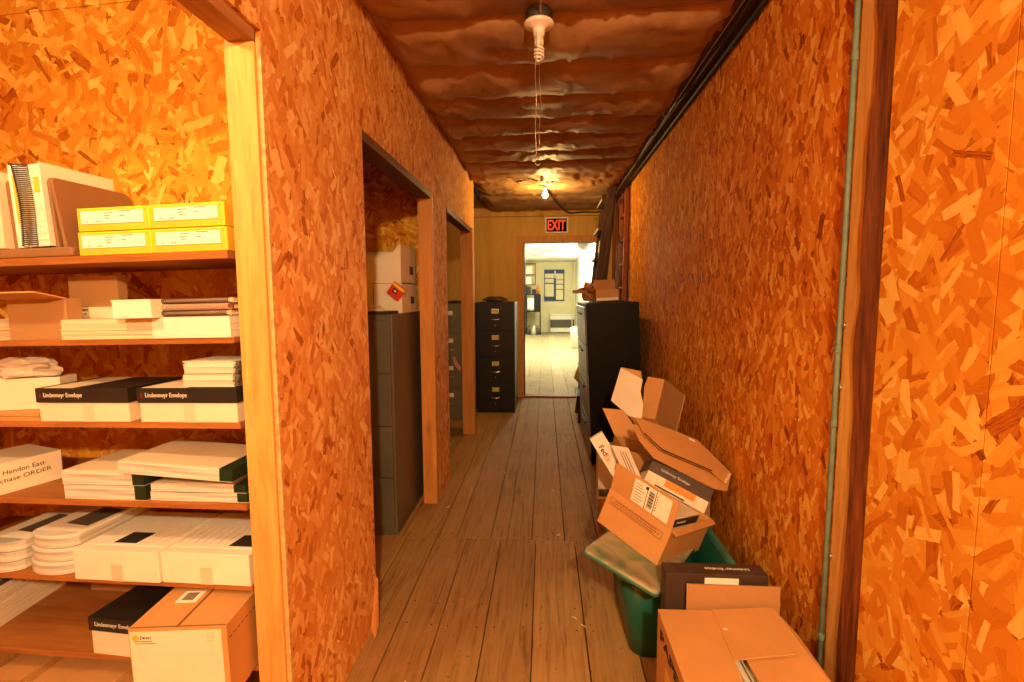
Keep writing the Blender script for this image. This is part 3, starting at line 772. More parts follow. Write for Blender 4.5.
envelope_box('black-lidded white envelope box at the left of the pair on the third shelf', at(-0.664, 0.0, W['C']), 0.298, 0.20, 0.098, 0.042, 'Lindenmeyr Envelope', LG, sheet=(0.08, 0.40), tape=0.50)
envelope_box('black-lidded white envelope box carrying two envelope bundles, third shelf', at(-0.338, 0.0, W['C']), 0.305, 0.20, 0.098, 0.042, 'Lindenmeyr Envelope', LG, sheet=(0.05, 0.5), tape=0.46)
BG = 'envelope bundles on the black-lidded box'
for k, lbx in enumerate(['lower of two white envelope bundles on the black lid, third shelf', 'upper of two white envelope bundles on the black lid, third shelf']):
    t = thing('envelope_bundle', lbx, 'envelopes', at(-0.196 + 0.006 * k, 0.008, W['C'] + 0.0995 + k * 0.0375), BG)
    b = B(); b.stack(0, 0.150, 0, 0.12, 0, 0.035, 12, 0.0025, 20 + k); b.build('envelopes', 'paper_edge', t)
    b = B(); b.stack(0.150, 0.164, 0.004, 0.12, 0.002, 0.033, 5, 0.004, 30 + k); b.build('dark_window', 'grey_print', t)
t = thing('cardboard_sheet', 'flat piece of brown cardboard under the white box, left end of third shelf', 'cardboard', at(-0.98, 0.004, W['C']))
b = B(); b.box(0, 0.315, 0, 0.30, 0, 0.010); b.box(0.006, 0.30, 0.01, 0.29, 0.011, 0.02); b.build('sheet', 'card', t, 0.001)
t = thing('white_box', 'white box turned askew at the left end of the third shelf', 'box', at(-0.97, 0.012, W['C'] + 0.021, 14))
b = B(); b.box(0, 0.30, 0, 0.07, 0, 0.096); b.build('body', 'white_card', t, 0.0015)
b = B(); b.box(0.0, 0.30, -0.001, 0.0005, 0.07, 0.0965); b.build('lid_flap', 'white_card', t)
def crumple(name, mat, parent, cx, cy, cz, sx, sy, sz, seed, amp=0.35, sub=3):
    bm = bmesh.new(); bmesh.ops.create_icosphere(bm, subdivisions=sub, radius=1.0)
    for v in bm.verts:
        n_ = noise.noise(v.co * 1.7 + Vector((seed, 0, 0))) + 0.6 * abs(noise.noise(v.co * 4.1 + Vector((0, seed, 0))))
        c = v.co * (1 + amp * n_)
        v.co = Vector((cx + c.x * sx, cy + c.y * sy, max(cz - sz * 0.75, cz + c.z * sz)))
    b = B(); b.bm.free(); b.bm = bm
    return b.build(name, mat, parent)
t = thing('plastic_wrap', 'crumpled clear plastic lying on the askew white box, third shelf', 'wrap', at(-0.80, 0.10, W['C'] + 0.118))
crumple('wrap', 'plastic_bag', t, -0.01, 0, 0.024, 0.105, 0.045, 0.030, 3.0, 0.6)

# ---- fourth shelf
HB = SHELF @ T((-0.80, 0.165, W['D'])) @ rz(-106)
t = thing('letter_box', 'white box with handwriting on its side, askew on the fourth shelf', 'box', HB)
b = B(); b.box(0, 0.33, -0.20, 0.0, 0, 0.094); b.build('body', 'white_card', t, 0.0015)
b = B(); b.box(-0.001, 0.331, -0.201, 0.001, 0.093, 0.0955); b.build('lid', 'white_card', t)
HW = T((0.33, 0.0008, 0)) @ Matrix(((-1, 0, 0, 0), (0, 0, 1, 0), (0, 1, 0, 0), (0, 0, 0, 1)))
lettering('to Hendon East', 'ink', t, HW @ T((0.160, 0.058, 0)) @ Matrix.Rotation(R(1.5), 4, 'Z'), width=0.126, height=0.014, bold=-0.008)
lettering('Purchase ORDER', 'ink', t, HW @ T((0.146, 0.034, 0)) @ Matrix.Rotation(R(2), 4, 'Z'), width=0.155, height=0.013, bold=-0.008)
PG = 'shrink-wrapped paper bundles on the fourth shelf'
def bundle(label, mx, w_, d, h, band, seed, sag=0.0):
    t = thing('paper_bundle', label, 'paper', mx, PG)
    b = B(); n_ = 8
    for i in range(n_):
        x0 = w_ * i / n_; x1 = w_ * (i + 1) / n_
        q = [sag * (2 * x / w_ - 1) ** 2 for x in (x0, x1)]
        vs = [(x0, 0, q[0]), (x1, 0, q[1]), (x1, 0, h + q[1]), (x0, 0, h + q[0])]
        f = [b.bm.verts.new(v) for v in vs]; g = [b.bm.verts.new((v[0], d, v[2])) for v in vs]
        b.bm.faces.new(f); b.bm.faces.new(g[::-1]); b.bm.faces.new((f[3], f[2], g[2], g[3])); b.bm.faces.new((f[1], f[0], g[0], g[1]))
        if i == 0: b.bm.faces.new((f[0], f[3], g[3], g[0]))
        if i == n_ - 1: b.bm.faces.new((f[2], f[1], g[1], g[2]))
    bmesh.ops.remove_doubles(b.bm, verts=b.bm.verts, dist=1e-5)
    b.build('sheets', 'wrap_edge', t)
    b = B(); b.box(0.004, w_ - 0.004, 0.004, d - 0.004, h - 0.0004, h + 0.0012)
    if sag == 0: b.build('top_sheet', 'cream_top', t)
    else: b.bm.free()
    b = B(); b.box(w_ - band, w_ + 0.001, -0.0012, d + 0.001, 0.002 + sag, h + 0.0018 + sag * 0.8); lab(b.build('wrapper_end', 'green_band', t), 'dark green end of the wrapper')
    return t
bundle('lower shrink-wrapped paper bundle at the left of the fourth shelf', at(-0.613, 0.008, W['D']), 0.268, 0.2, 0.043, 0.036, 1)
bundle('upper shrink-wrapped paper bundle at the left of the fourth shelf', at(-0.611, 0.004, W['D'] + 0.0455), 0.266, 0.2, 0.041, 0.036, 2)
bundle('bottom shrink-wrapped paper bundle at the right of the fourth shelf, by the stud', at(-0.335, 0.012, W['D']), 0.302, 0.2, 0.026, 0.03, 3)
bundle('middle shrink-wrapped paper bundle at the right of the fourth shelf', at(-0.330, 0.010, W['D'] + 0.0285), 0.296, 0.2, 0.022, 0.036, 4)
bundle('topmost shrink-wrapped paper bundle, bridging both stacks on the fourth shelf', at(-0.408, -0.012, W['D'] + 0.089) @ ry(3.4), 0.352, 0.21, 0.036, 0.038, 5)

# ---- fifth shelf
RG = 'wrapped booklet packs on the fifth shelf'
def round_pack(label, mx, w_, d, h, seed, top=None):
    t = thing('booklet_pack', label, 'booklets', mx, RG)
    pts = [(0, 0.03, h)]
    arc = [(w_ / 2 + w_ / 2 * math.sin(R(-80 + 16 * k)), 0.03 - 0.04 * math.cos(R(-80 + 16 * k)) + 0.008) for k in range(11)]
    b = B(); b.prism([(x, y, h) for x, y in arc] + [(w_, d, h), (0, d, h)], h * 0.96); b.build('booklets', 'wrap_edge', t, 0.003)
    if top:
        b = B(); b.prism([(w_ * .35, 0.08, h + 0.001), (w_ * .9, 0.07, h + 0.001), (w_ * .95, 0.19, h + 0.001), (w_ * .4, 0.2, h + 0.001)], 0.001); lab(b.build('print', 'grey_print', t), 'dark printed patch')
        b = B(); b.prism([(0.004, 0.035, h + .0006), (w_ - 0.004, 0.035, h + .0006), (w_ - .004, d - .004, h + .0006), (.004, d - .004, h + .0006)], 0.0006); b.build('top_cover', 'white', t)
    return t
nm = ['bottom', 'middle', 'topmost']
for k in range(3):
    round_pack('%s pack in the taller stack of wrapped booklets, beside the white boxes' % nm[k], at(-0.778 + 0.002 * k, 0.0 + 0.004 * k, W['E'] + k * 0.0405, -2), 0.165, 0.30, 0.040, k, top=(k == 2))
for k in range(3):
    round_pack('%s pack in the low left-hand stack of wrapped booklets, fifth shelf' % nm[k], at(-0.950 + 0.002 * k, 0.0 + 0.003 * k, W['E'] + k * 0.031, -2), 0.150, 0.30, 0.0305, 5 + k, top=(k == 2))
WG = 'shallow white boxes on the fifth shelf'
def white_tray(label, mx, w_, d, h, patch):
    t = thing('white_box', label, 'box', mx, WG)
    b = B(); b.box(0, w_, 0, d, 0, h); b.build('body', 'white', t, 0.002)
    b = B(); b.box(w_ * .44, w_ * .58, -0.0006, 0.001, 0.0, h * .55); b.build('tape', 'tape', t)
    b = B(); b.box(0.004, w_ - 0.004, 0.034, d - 0.01, h, h + 0.0012); b.prism([(w_ * patch, 0.045, h + .0018), (w_ * (patch + .27), 0.045, h + .0018), (w_ * (patch + .29), 0.11, h + .0018), (w_ * (patch + .02), 0.11, h + .0018)], 0.0006, mi=2)
    for i in range(7):
        x = w_ * ((0.05 + i * 0.09) if patch > 0.5 else (0.62 + i * 0.05))
        b.box(x, x + w_ * .012, 0.05, 0.16, h + .0012, h + .0018, mi=1)
    b.build('top_label', ['label', 'tape', 'ink'], t)
    return t
white_tray('left one of two shallow white boxes on the fifth shelf', at(-0.585, -0.012, W['E']), 0.276, 0.26, 0.092, 0.33)
white_tray('right one of two shallow white boxes on the fifth shelf, against the stud', at(-0.304, -0.006, W['E']), 0.274, 0.26, 0.092, 0.66)

# ---- bottom shelf
MG = 'magazines piled at the left of the bottom shelf'
for k in range(9):
    t = thing('magazine', ('topmost magazine, dark printed cover, in the pile on the bottom shelf' if k == 8 else 'pale magazine, %s from the bottom of the pile on the bottom shelf' % ['first', 'second', 'third', 'fourth', 'fifth', 'sixth', 'seventh', 'eighth'][k]), 'magazine',
              at(-1.29 + rs.uniform(-.004, .004), -0.005 + rs.uniform(-.003, .003), W['F'] + k * 0.0148, 8), MG)
    b = B(); b.box(0, 0.295, 0, 0.30, 0, 0.0132); b.build('pages', 'paper_edge', t, 0.001)
    b = B(); b.box(-0.001, 0.296, -0.001, 0.301, 0.0132, 0.0142)
    if k == 8:
        for q in range(7): b.box(0.03 + q * .035, 0.05 + q * .036, 0.03, 0.16 + .02 * (q % 3), 0.0142, 0.0148, mi=1)
    b.build('cover', ['grey_print' if k in (8, 5) else 'white', 'print_white'], t)
t = thing('cardboard_sheet', 'brown board standing against the back of the bottom shelf', 'cardboard', at(-0.90, 0.30, W['F']))
b = B(); b.box(0, 0.42, 0, 0.006, 0, 0.20); b.build('sheet', 'card_dark', t)
envelope_box('black-lidded envelope box on the bottom shelf, behind the carton with the white label', at(-0.572, 0.0, W['F'], -3), 0.262, 0.24, 0.118, 0.042, 'Lindenmeyr Envelope', textw=0.55)
CB = SHELF @ T((-0.268, -0.160, W['F'])) @ rz(8)
t = thing('shipping_carton', 'brown carton with white front label sticking out of the bottom shelf', 'carton', CB)
b = B(); b.box(0, 0.252, 0, 0.34, 0, 0.212)
for k in range(16): b.box(0.2515, 0.2524, 0.01 + k * .02, 0.022 + k * .02, 0.17, 0.1725, mi=1)
b.box(0.120, 0.128, 0.0, 0.34, 0.2115, 0.2123, mi=2); b.box(0.0, 0.25, 0.002, 0.006, 0.2115, 0.2125, mi=2)
b.build('body', ['card', 'ink', 'ink_brown'], t)
b = B(); b.box(0.003, 0.238, -0.0012, 0.001, 0.0, 0.203)
for i, (ln, z) in enumerate([(0.048, .177), (0.055, .171)]): b.box(0.012 + i * .004, 0.012 + ln, -0.0017, -0.0011, z - .001, z + .001, mi=1)
for i in range(5): b.box(0.200, 0.220, -0.0017, -0.0011, 0.172 + i * .0055, 0.1745 + i * .0055, mi=2)
lb = lab(b.build('label', ['white_card', 'ink_grey', 'tape'], t), 'large white address label')
lettering('Direct', 'ink', lb, T((0.030, -0.0017, 0.183)) @ FRONT, width=0.028, height=0.008)
b = B()
b = B(); b.lathe([(0.0085, -0.0003), (0.0085, 0.0003)], 16, T((0.018, -0.0016, 0.187)) @ rx(90)); b.build('logo', 'sun', lb)
b = B(); b.box(0.050, 0.108, 0.105, 0.16, 0.212, 0.2132); b.box(0.062, 0.095, 0.115, 0.15, 0.2130, 0.2138, mi=1); lab(b.build('shipping_label', ['label', 'ink_grey'], t), 'white label on the lid')
# cartons on the closet floor under the bottom shelf
for k, (u0, wd, lbx) in enumerate([(-0.915, 0.262, 'left brown carton on the closet floor under the bottom shelf'), (-0.645, 0.34, 'right brown carton on the closet floor under the bottom shelf')]):
    t = thing('floor_carton', lbx, 'carton', at(u0, -0.03, 0.018), 'cartons under the bottom shelf')
    b = B(); b.box(0, wd, 0, 0.36, 0, 0.235); b.build('body', 'card_dark', t, 0.002)
    b = B(); b.box(0.002, wd * .48, 0.002, 0.358, 0.235, 0.239); b.build('flap', 'card', t, mx=ry(-1.0 - k))
    b = B(); b.box(wd * .5, wd - .002, 0.002, 0.358, 0.235, 0.239); b.build('flap', 'card', t, mx=ry(0.4))
    b = B(); b.box(wd * .38, wd * .6, 0.002, 0.358, 0.2392, 0.2397); b.build('tape', 'tape_brown', t)

# ================================================================== CORRIDOR: lamps, cables, sign
def lampholder(label, loc, lit, cord=0.0, box=True, group=None):
    """porcelain lampholder on a black box; bulb either a spiral tube or a lit globe; loc is the ceiling point"""
    t = thing('ceiling_lamp', label, 'lamp', loc, group)
    if box:
        b = B(); b.lathe([(0.046, 0.0), (0.052, -0.004), (0.052, -0.042), (0.046, -0.046)], 8); b.build('junction_box', 'box_black', t)
    z0 = -0.044 if box else 0.0
    b = B(); b.lathe([(0.0, z0), (0.057, z0 - 0.002), (0.060, z0 - 0.010), (0.050, z0 - 0.016), (0.028, z0 - 0.022), (0.023, z0 - 0.034), (0.021, z0 - 0.052), (0.0, z0 - 0.054)], 24)
    b.build('lampholder', 'porcelain', t)
    z1 = z0 - 0.053
    if not lit:
        b = B(); b.lathe([(0.0, z1), (0.018, z1 - 0.001), (0.0185, z1 - 0.030), (0.016, z1 - 0.034), (0.0, z1 - 0.035)], 18); bb = b.build('bulb_base', 'porcelain', t)
        b = B(); zt = z1 - 0.036
        n_ = 90
        for s_ in (0, math.pi):
            path = []
            for k in range(n_):
                q = k / (n_ - 1); an = s_ + q * 2 * math.pi * 2.1
                rr = 0.017 * min(1, (q * 8 + .35)) if q < 0.85 else 0.017 * max(0.05, 1 - (q - 0.85) / 0.15)
                path.append((rr * math.cos(an), rr * math.sin(an), zt - 0.056 * q))
            b.tube(path, 0.0040, 8)
        lab(b.build('spiral_tube', 'cfl', bb), 'white spiral of the energy-saving bulb')
    else:
        b = B(); b.lathe([(0.0, z1), (0.013, z1 - 0.001), (0.014, z1 - 0.02), (0.026, z1 - 0.042), (0.030, z1 - 0.06), (0.026, z1 - 0.078), (0.012, z1 - 0.09), (0.0, z1 - 0.092)], 18); b.build('bulb', 'bulb_on', t)
    if cord:
        b = B(); x0 = -0.012 if not lit else -0.02
        path = [(x0 + 0.002 * math.sin(k * .7), -0.02 + 0.003 * math.cos(k), z0 - 0.02 - cord * k / 20) for k in range(21)]
        b.tube(path, 0.0016, 6); ze = path[-1][2]
        if not lit:
            b.tube([(x0 + 0.016 + 0.003 * math.sin(k * .9), -0.016, z0 - 0.02 - cord * 0.93 * k / 14) for k in range(15)], 0.0014, 6)
            b.tube([(x0 + 0.008 + 0.011 * math.sin(a_), -0.018, ze - 0.012 + 0.016 * math.cos(a_)) for a_ in [q * math.pi / 6 for q in range(13)]], 0.0014, 6)
        lab(b.build('pull_cord', 'steel_wire', t), 'hanging pull cord')
    return t
lampholder('white porcelain lampholder with an unlit spiral bulb under the near ceiling', (-0.025, 2.03, 2.507), False, 0.50)
lampholder('lit yellow bulb on the torn ceiling paper in front of the exit sign', (0.0, 5.10, 2.525), True, 0.0, box=False)
lampholder('lamp behind the camera lighting the corridor', (0.20, -1.10, 2.505), True, 0.0)
lampholder('lamp in the closet lighting the shelves', (-1.30, 0.45, 2.50), True, 0.0)
b = B(); b.tube([(-0.02 + 0.004 * math.sin(k), 2.02 - 0.12 * k, 2.472 - 0.008 * (k % 3 == 1)) for k in range(14)], 0.0035, 7)
tag(b.build('ceiling_cable', 'cable_pale'), 'thin tan cable running along the near ceiling to the unlit lampholder', 'cable')
# torn, crumpled facing around the lit bulb
t = thing('torn_paper', 'crumpled shiny strips of torn ceiling paper around the lit bulb', 'paper', (0.0, 5.0, 2.50))
b = B(); rs2 = random.Random(12)
for k in range(26):
    an = rs2.uniform(math.pi * 0.92, math.pi * 2.08); ln = rs2.uniform(0.12, 0.42); wd = rs2.uniform(0.012, 0.03)
    p = Vector((0.05 * math.cos(an), 0.05 * math.sin(an), 0.0)); prev = None
    for q in range(7):
        c = Vector((math.cos(an) * (0.05 + ln * q / 6) , math.sin(an) * (0.04 + ln * 0.6 * q / 6), 0.004 + rs2.uniform(-0.014, 0.010)))
        s_ = Vector((-math.sin(an), math.cos(an), rs2.uniform(-.4, .4))) * wd * 0.5
        a_, c_ = b.bm.verts.new(c + s_), b.bm.verts.new(c - s_)
        if prev: b.bm.faces.new((prev[0], prev[1], c_, a_))
        prev = (a_, c_)
b.build('strips', 'kraft', t)

def cable(label, pts, r, mat='cable', sub=8):
    """smooth run through the points"""
    out = []
    P = [Vector(p) for p in pts]; P = [P[0]] + P + [P[-1]]
    for i in range(1, len(P) - 2):
        for k in range(sub):
            t_ = k / sub; a, b_, c, d = P[i - 1], P[i], P[i + 1], P[i + 2]
            out.append(0.5 * ((2 * b_) + (c - a) * t_ + (2 * a - 5 * b_ + 4 * c - d) * t_ * t_ + (3 * b_ - a - 3 * c + d) * t_ ** 3))
    out.append(P[-2])
    b = B(); b.tube(out, r, 7)
    return tag(b.build('cable', mat), label, 'cable')
cable('thick black cable nearest the strand board, running along the beam', [(0.838, -1, 2.520), (0.84, 1.5, 2.520), (0.835, 2.6, 2.513), (0.84, 3.6, 2.519), (0.835, 4.6, 2.515), (0.82, 5.4, 2.505)], 0.012)
cable('black cable running down the middle of the beam above the right wall', [(0.79, -1, 2.530), (0.785, 1.5, 2.526), (0.792, 2.5, 2.520), (0.785, 3.4, 2.530), (0.78, 4.4, 2.520), (0.80, 5.3, 2.515)], 0.008)
cable('pale wire on the left edge of the beam, with a loose coil', [(0.765, -1, 2.537), (0.772, 1.6, 2.537), (0.768, 2.6, 2.534), (0.77, 3.2, 2.530), (0.755, 3.25, 2.515), (0.735, 3.25, 2.520), (0.75, 3.24, 2.555), (0.775, 3.25, 2.540), (0.77, 3.9, 2.534), (0.78, 4.6, 2.530), (0.75, 5.2, 2.485), (0.78, 5.6, 2.505)], 0.003, 'steel_wire')
cable('dark cable sagging along the top of the end wall from the bulb', [(0.02, 5.25, 2.49), (0.15, 5.9, 2.46), (0.30, 6.55, 2.47), (0.50, 6.62, 2.485), (0.72, 6.62, 2.49), (0.80, 6.3, 2.55)], 0.009)

t = thing('exit_sign', 'black sign with red letters and white border over the far doorway', 'sign', (0.0, YE - 0.022, 2.222))
b = B(); b.box(0.0, 0.305, 0.0, 0.02, 0.0, 0.205); b.build('border', 'white', t, 0.002)
b = B(); b.box(0.018, 0.285, -0.003, 0.001, 0.016, 0.186); b.build('panel', 'sign_black', t)
lettering('EXIT', 'sign_red', t, T((0.032, -0.0045, 0.034)) @ FRONT, width=0.238, height=0.135, bold=0.03, extr=0.001)

# conduit on the right wall
t = thing('conduit', 'grey-green metal conduit running up the right wall beside the rough stud', 'conduit', (0.0, 0.0, 0.0))
cxp, cyp = XR - 0.0095, 1.477
b = B(); b.tube([(cxp, cyp + 0.004, 0.0), (cxp, cyp, 0.8), (cxp, cyp - 0.001, 1.6), (cxp, cyp + 0.002, 2.52)], 0.0078, 10); b.build('pipe', 'conduit', t)
for z in (0.35, 1.02, 1.24, 2.05):
    b = B(); b.lathe([(0.0085, z - 0.012), (0.0098, z - 0.009), (0.0098, z + 0.009), (0.0085, z + 0.012)], 10, T((cxp, cyp, 0))); b.build('coupling', 'conduit', t)
for z in (0.62, 1.13, 1.31):
    b = B(); b.box(XR - 0.006, XR, cyp - 0.025, cyp + 0.002, z - 0.008, z + 0.008); b.tube([(XR - 0.004, cyp - 0.018, z), (XR - 0.010, cyp - 0.018, z)], 0.005, 8); b.build('strap', 'steel_wire', t)

# ================================================================== FILE CABINETS
def file_cabinet(label, mx, w_, d, h, mat, lbl, hand='chrome', n=4, group=None, top=0.03, base=0.05, drawer_mat=None, centred=True, lw=0.075):
    t = thing('file_cabinet', label, 'cabinet', mx, group)
    b = B(); b.box(0, w_, 0.018, d, 0.0, h); b.build('body', mat, t, 0.004)
    dh = (h - top - base) / n
    for k in range(n):
        z = base + k * dh
        b = B(); b.box(0.012, w_ - 0.012, 0.0, 0.019, z + 0.004, z + dh - 0.004); dr = b.build('drawer', drawer_mat or mat, t, 0.003)
        if hand:
            hx = w_ / 2; hz = z + dh * 0.45
            b = B(); b.tube([(hx - 0.055, 0.0, hz + .012), (hx - 0.05, -0.014, hz), (hx - 0.02, -0.022, hz - .004), (hx + 0.02, -0.022, hz - .004), (hx + 0.05, -0.014, hz), (hx + 0.055, 0.0, hz + .012)], 0.0045, 7)
            b.build('handle', hand, dr)
            b = B(); b.box(hx - lw / 2 - .004, hx + lw / 2 + .004, -0.003, 0.002, z + dh * 0.68 - .003, z + dh * 0.68 + .050); lh = b.build('label_holder', hand, dr)
            b = B(); b.box(hx - lw / 2, hx + lw / 2, -0.0045, -0.002, z + dh * 0.68 + .002, z + dh * 0.68 + .045); b.build('card', lbl, lh)
            b = B(); b.lathe([(0.0, -.003), (0.006, -.003), (0.006, 0.003), (0, 0.003)], 10, T((hx, -0.001, z + dh * .22)) @ rx(90)); b.build('lock', hand, dr)
    return t
file_cabinet('grey steel file cabinet with plain drawers standing inside the first doorway', T((-1.318, 2.685, 0)), 0.46, 0.66, 1.295, 'grey_steel', 'white', None)
file_cabinet('charcoal four-drawer file cabinet with yellow labels, left of the far doorway', T((-0.812, 5.72, 0)), 0.457, 0.70, 1.32, 'dark_steel', 'brass_label')
file_cabinet('olive four-drawer file cabinet behind the second doorway post', T((-1.27, 5.38, 0)), 0.42, 0.68, 1.31, 'olive_steel', 'white')
t = thing('crumpled_cloth', 'dark crumpled cloth on top of the charcoal file cabinet', 'cloth', (-0.60, 5.95, 1.32)); crumple('cloth', 'black_worn', t, 0, 0, 0.03, 0.13, 0.09, 0.035, 5.0, 0.4)
t = thing('crumpled_cloth', 'dark flat cloth on top of the olive file cabinet', 'cloth', (-1.00, 5.6, 1.31)); crumple('cloth', 'black_worn', t, 0, 0, 0.015, 0.13, 0.12, 0.02, 9.0, 0.3)
t = thing('paper_ribbon', 'pink paper strip hanging from a drawer of the olive cabinet', 'paper', (-1.03, 5.36, 0.55))
b = B(); b.prism([(0, 0, 0.17), (0.03, -0.004, 0.18), (0.06, -0.01, 0.11), (0.10, -0.012, 0.05), (0.09, -0.014, 0.01), (0.06, -0.012, 0.03), (0.02, -0.006, 0.10)], 0.002); b.build('strip', 'pink', t)
# boxes on the grey cabinet
def file_box(label, mx, w_, d, h, torn, group):
    t = thing('file_box', label, 'box', mx, group)
    b = B()
    if torn:
        b.prism([(0, 0, 0), (w_, 0, 0), (w_, 0, h + .035), (w_ - .02, 0, h + .02), (w_ - .05, 0, h - .015), (w_ - .10, 0, h - .03), (w_ * .5, 0, h - .045), (w_ * .3, 0, h - .03), (0, 0, h - .02)], 0.005)
        b.box(w_ - 0.005, w_, 0.005, d, 0, h + 0.035); b.box(0, 0.005, 0.005, d, 0, h - .02); b.box(0.005, w_ - .005, d - .005, d, 0, h + .02); b.box(0, w_, 0.005, d, 0, .005)
    else: b.box(0, w_, 0, d, 0, h)
    b.build('body', 'white_card', t)
    b = B(); b.box(w_ - 0.0005, w_ + 0.0012, d * .55, d * .80, h * .30, h * .56); lab(b.build('hand_hole_shade', 'grey_print', t), 'dark patch painted in for the shade inside the hand hole')  # flat dark plate colouring in the shade of the hand hole
    if not torn:
        b = B(); b.box(w_ * .55, w_ * .56, -0.001, 0.0, 0, h); b.build('seam', 'ink_brown', t)
FB = 'white file boxes on the grey cabinet'
file_box('lower white file box on the grey cabinet', T((-1.27, 2.95, 1.295)), 0.40, 0.34, 0.178, False, FB)
file_box('upper white file box with a torn rim on the grey cabinet', T((-1.27, 2.94, 1.475)), 0.40, 0.34, 0.20, True, FB)
t = thing('red_packet', 'red packet with a yellow stripe hanging at the corner of the white boxes', 'packet', axes_mx((-0.9585, 2.922, 1.420), (0.785, 0.0, -0.62), (0.10, 0.985, 0.127), (0.61, -0.17, 0.775)))
b = B(); b.box(0, 0.088, 0, 0.012, 0, 0.088); b.build('body', 'red', t, 0.003)
b = B(); b.box(0, 0.088, -0.0012, 0.0, 0.066, 0.082); b.build('stripe', 'yellow', t)
b = B(); b.box(0.022, 0.056, -0.0012, 0.0, 0.028, 0.056); lg = b.build('logo', 'ink', t)
b = B(); b.box(0.032, 0.048, -0.002, -0.001, 0.036, 0.048); b.build('emblem', 'white', lg)
t = thing('dark_folder', 'dark folder lying on the front of the grey cabinet', 'folder', T((-1.14, 2.72, 1.295)) @ rz(-6))
b = B(); b.box(0, 0.25, 0, 0.18, 0, 0.014); b.box(0, 0.25, 0, 0.18, 0.0145, 0.017); b.build('cover', 'black_worn', t, 0.001)
t = thing('plastic_bag', 'grey crumpled plastic bag on the dark folder', 'bag', (-1.03, 2.74, 1.312)); crumple('bag', 'plastic_bag', t, 0, 0, 0.014, 0.085, 0.05, 0.022, 7.0, 0.8)

# black cabinet leaning by the right wall
BC = T((0.375, 3.98, 0.0)) @ ry(-2.6)
t = thing('file_cabinet', 'black lateral file cabinet leaning out from the right wall beyond the cartons', 'cabinet', BC)
b = B(); b.box(0.014, 0.435, 0, 1.02, 0.0, 1.325); b.build('body', 'black_steel', t, 0.004)
for k in range(4):
    b = B(); b.box(0.0, 0.015, 0.012, 1.008, 0.03 + k * .32, 0.34 + k * .32); dr = lab(b.build('drawer', 'lit_steel', t, 0.003), 'worn drawer front, grey put in for light from the lit room')
    b = B(); b.box(-0.012, 0.0, 0.3, 0.7, 0.27 + k * .32, 0.285 + k * .32); b.build('handle', 'black_steel', dr)
t, fl = carton_open('small_carton', 'small open brown carton on the black cabinet', 'carton', T((0.435, 4.22, 1.345)) @ ry(-2.6), 0.19, 0.18, 0.095, 'card', [('b', 0.09, 12, 'card_red'), ('l', 0.06, 70, 'card')])
b = B(); b.box(0.004, 0.186, -0.0012, 0.0005, 0.004, 0.026); lab(b.build('label', 'label', t), 'white strip label')
t = thing('white_carton', 'pale carton scrap behind the small carton on the black cabinet', 'carton', T((0.455, 4.50, 1.352)) @ ry(-14) @ rz(20))
b = B(); b.box(0, 0.14, 0, 0.12, 0, 0.15); b.build('body', 'card_pale', t, 0.002)
t = thing('paper_bag', 'dull brown paper bag on the left corner of the black cabinet', 'bag', (0.40, 4.55, 1.345)); crumple('bag', 'card_dark', t, 0.0, 0, 0.07, 0.055, 0.07, 0.10, 2.0, 0.4)
t = thing('brush', 'brown wooden-handled brush sticking out to the left over the black cabinet', 'brush', (0.30, 4.50, 1.455))
b = B(); b.tube([(0, 0, -0.016), (0.05, 0, 0.0), (0.14, 0.0, 0.012), (0.24, 0, 0.02)], [0.012, 0.015, 0.011, 0.010], 8); b.build('handle', 'redwood', t)
b = B(); b.box(-0.05, 0.07, -0.016, 0.016, -0.042, -0.012); b.build('bristles', 'card_dark', t)

# ladders behind the black cabinet
def ladder_step(label, mx):
    t = thing('stepladder', label, 'ladder', mx)
    H_ = 2.58
    for y in (0.0, 0.46):
        b = B(); b.box(-0.045, 0.045, y - 0.014, y + 0.014, 0, H_); b.build('rail', 'dark_wood', t, 0.002)
        b = B(); b.box(0.07, 0.105, y + 0.01 - 0.011, y + 0.01 + 0.011, 0, H_ - 0.15); b.build('rear_rail', 'dark_wood', t, 0.002, mx=ry(-1.0))
    for k in range(8):
        b = B(); b.box(-0.085, 0.035, -0.012, 0.472, 0.28 + k * .30, 0.302 + k * .30); st = b.build('step', 'dark_wood', t, 0.002)
        b = B(); b.box(-0.088, -0.084, -0.013, 0.473, 0.279 + k * .30, 0.304 + k * .30); lab(b.build('step_edge', 'alu', st), 'worn pale metal step edge')
    b = B(); b.box(-0.07, 0.13, -0.02, 0.48, H_, H_ + 0.02); b.build('top_cap', 'dark_wood', t, 0.002)
    for y in (0.05, 0.41):
        b = B(); b.tube([(-0.02, y, 1.35), (0.04, y, 1.62), (0.09, y, 1.35)], 0.008, 6); b.build('spreader', 'alu', t)
    b = B(); b.box(-0.047, -0.044, 0.05, 0.10, 1.86, 1.98); lab(b.build('sticker', 'card_pale', t), 'pale sticker')
    return t
ladder_step('tall dark wooden stepladder leaning behind the black cabinet, pale step edges', T((0.40, 5.30, 0.0)) @ ry(6.6))
t = thing('straight_ladder', 'dark wooden ladder standing flat against the right wall, right of the stepladder', 'ladder', T((0.79, 5.12, 0.0)) @ ry(0.8))
for y in (0.0, 0.34):
    b = B(); b.box(-0.02, 0.02, y - 0.02, y + 0.02, 0, 2.44); b.build('rail', 'redwood', t, 0.003)
for k in range(9):
    b = B(); b.tube([(0, 0, 0.22 + k * .25), (0, 0.34, 0.22 + k * .25)], 0.015, 8); b.build('rung', 'redwood', t)

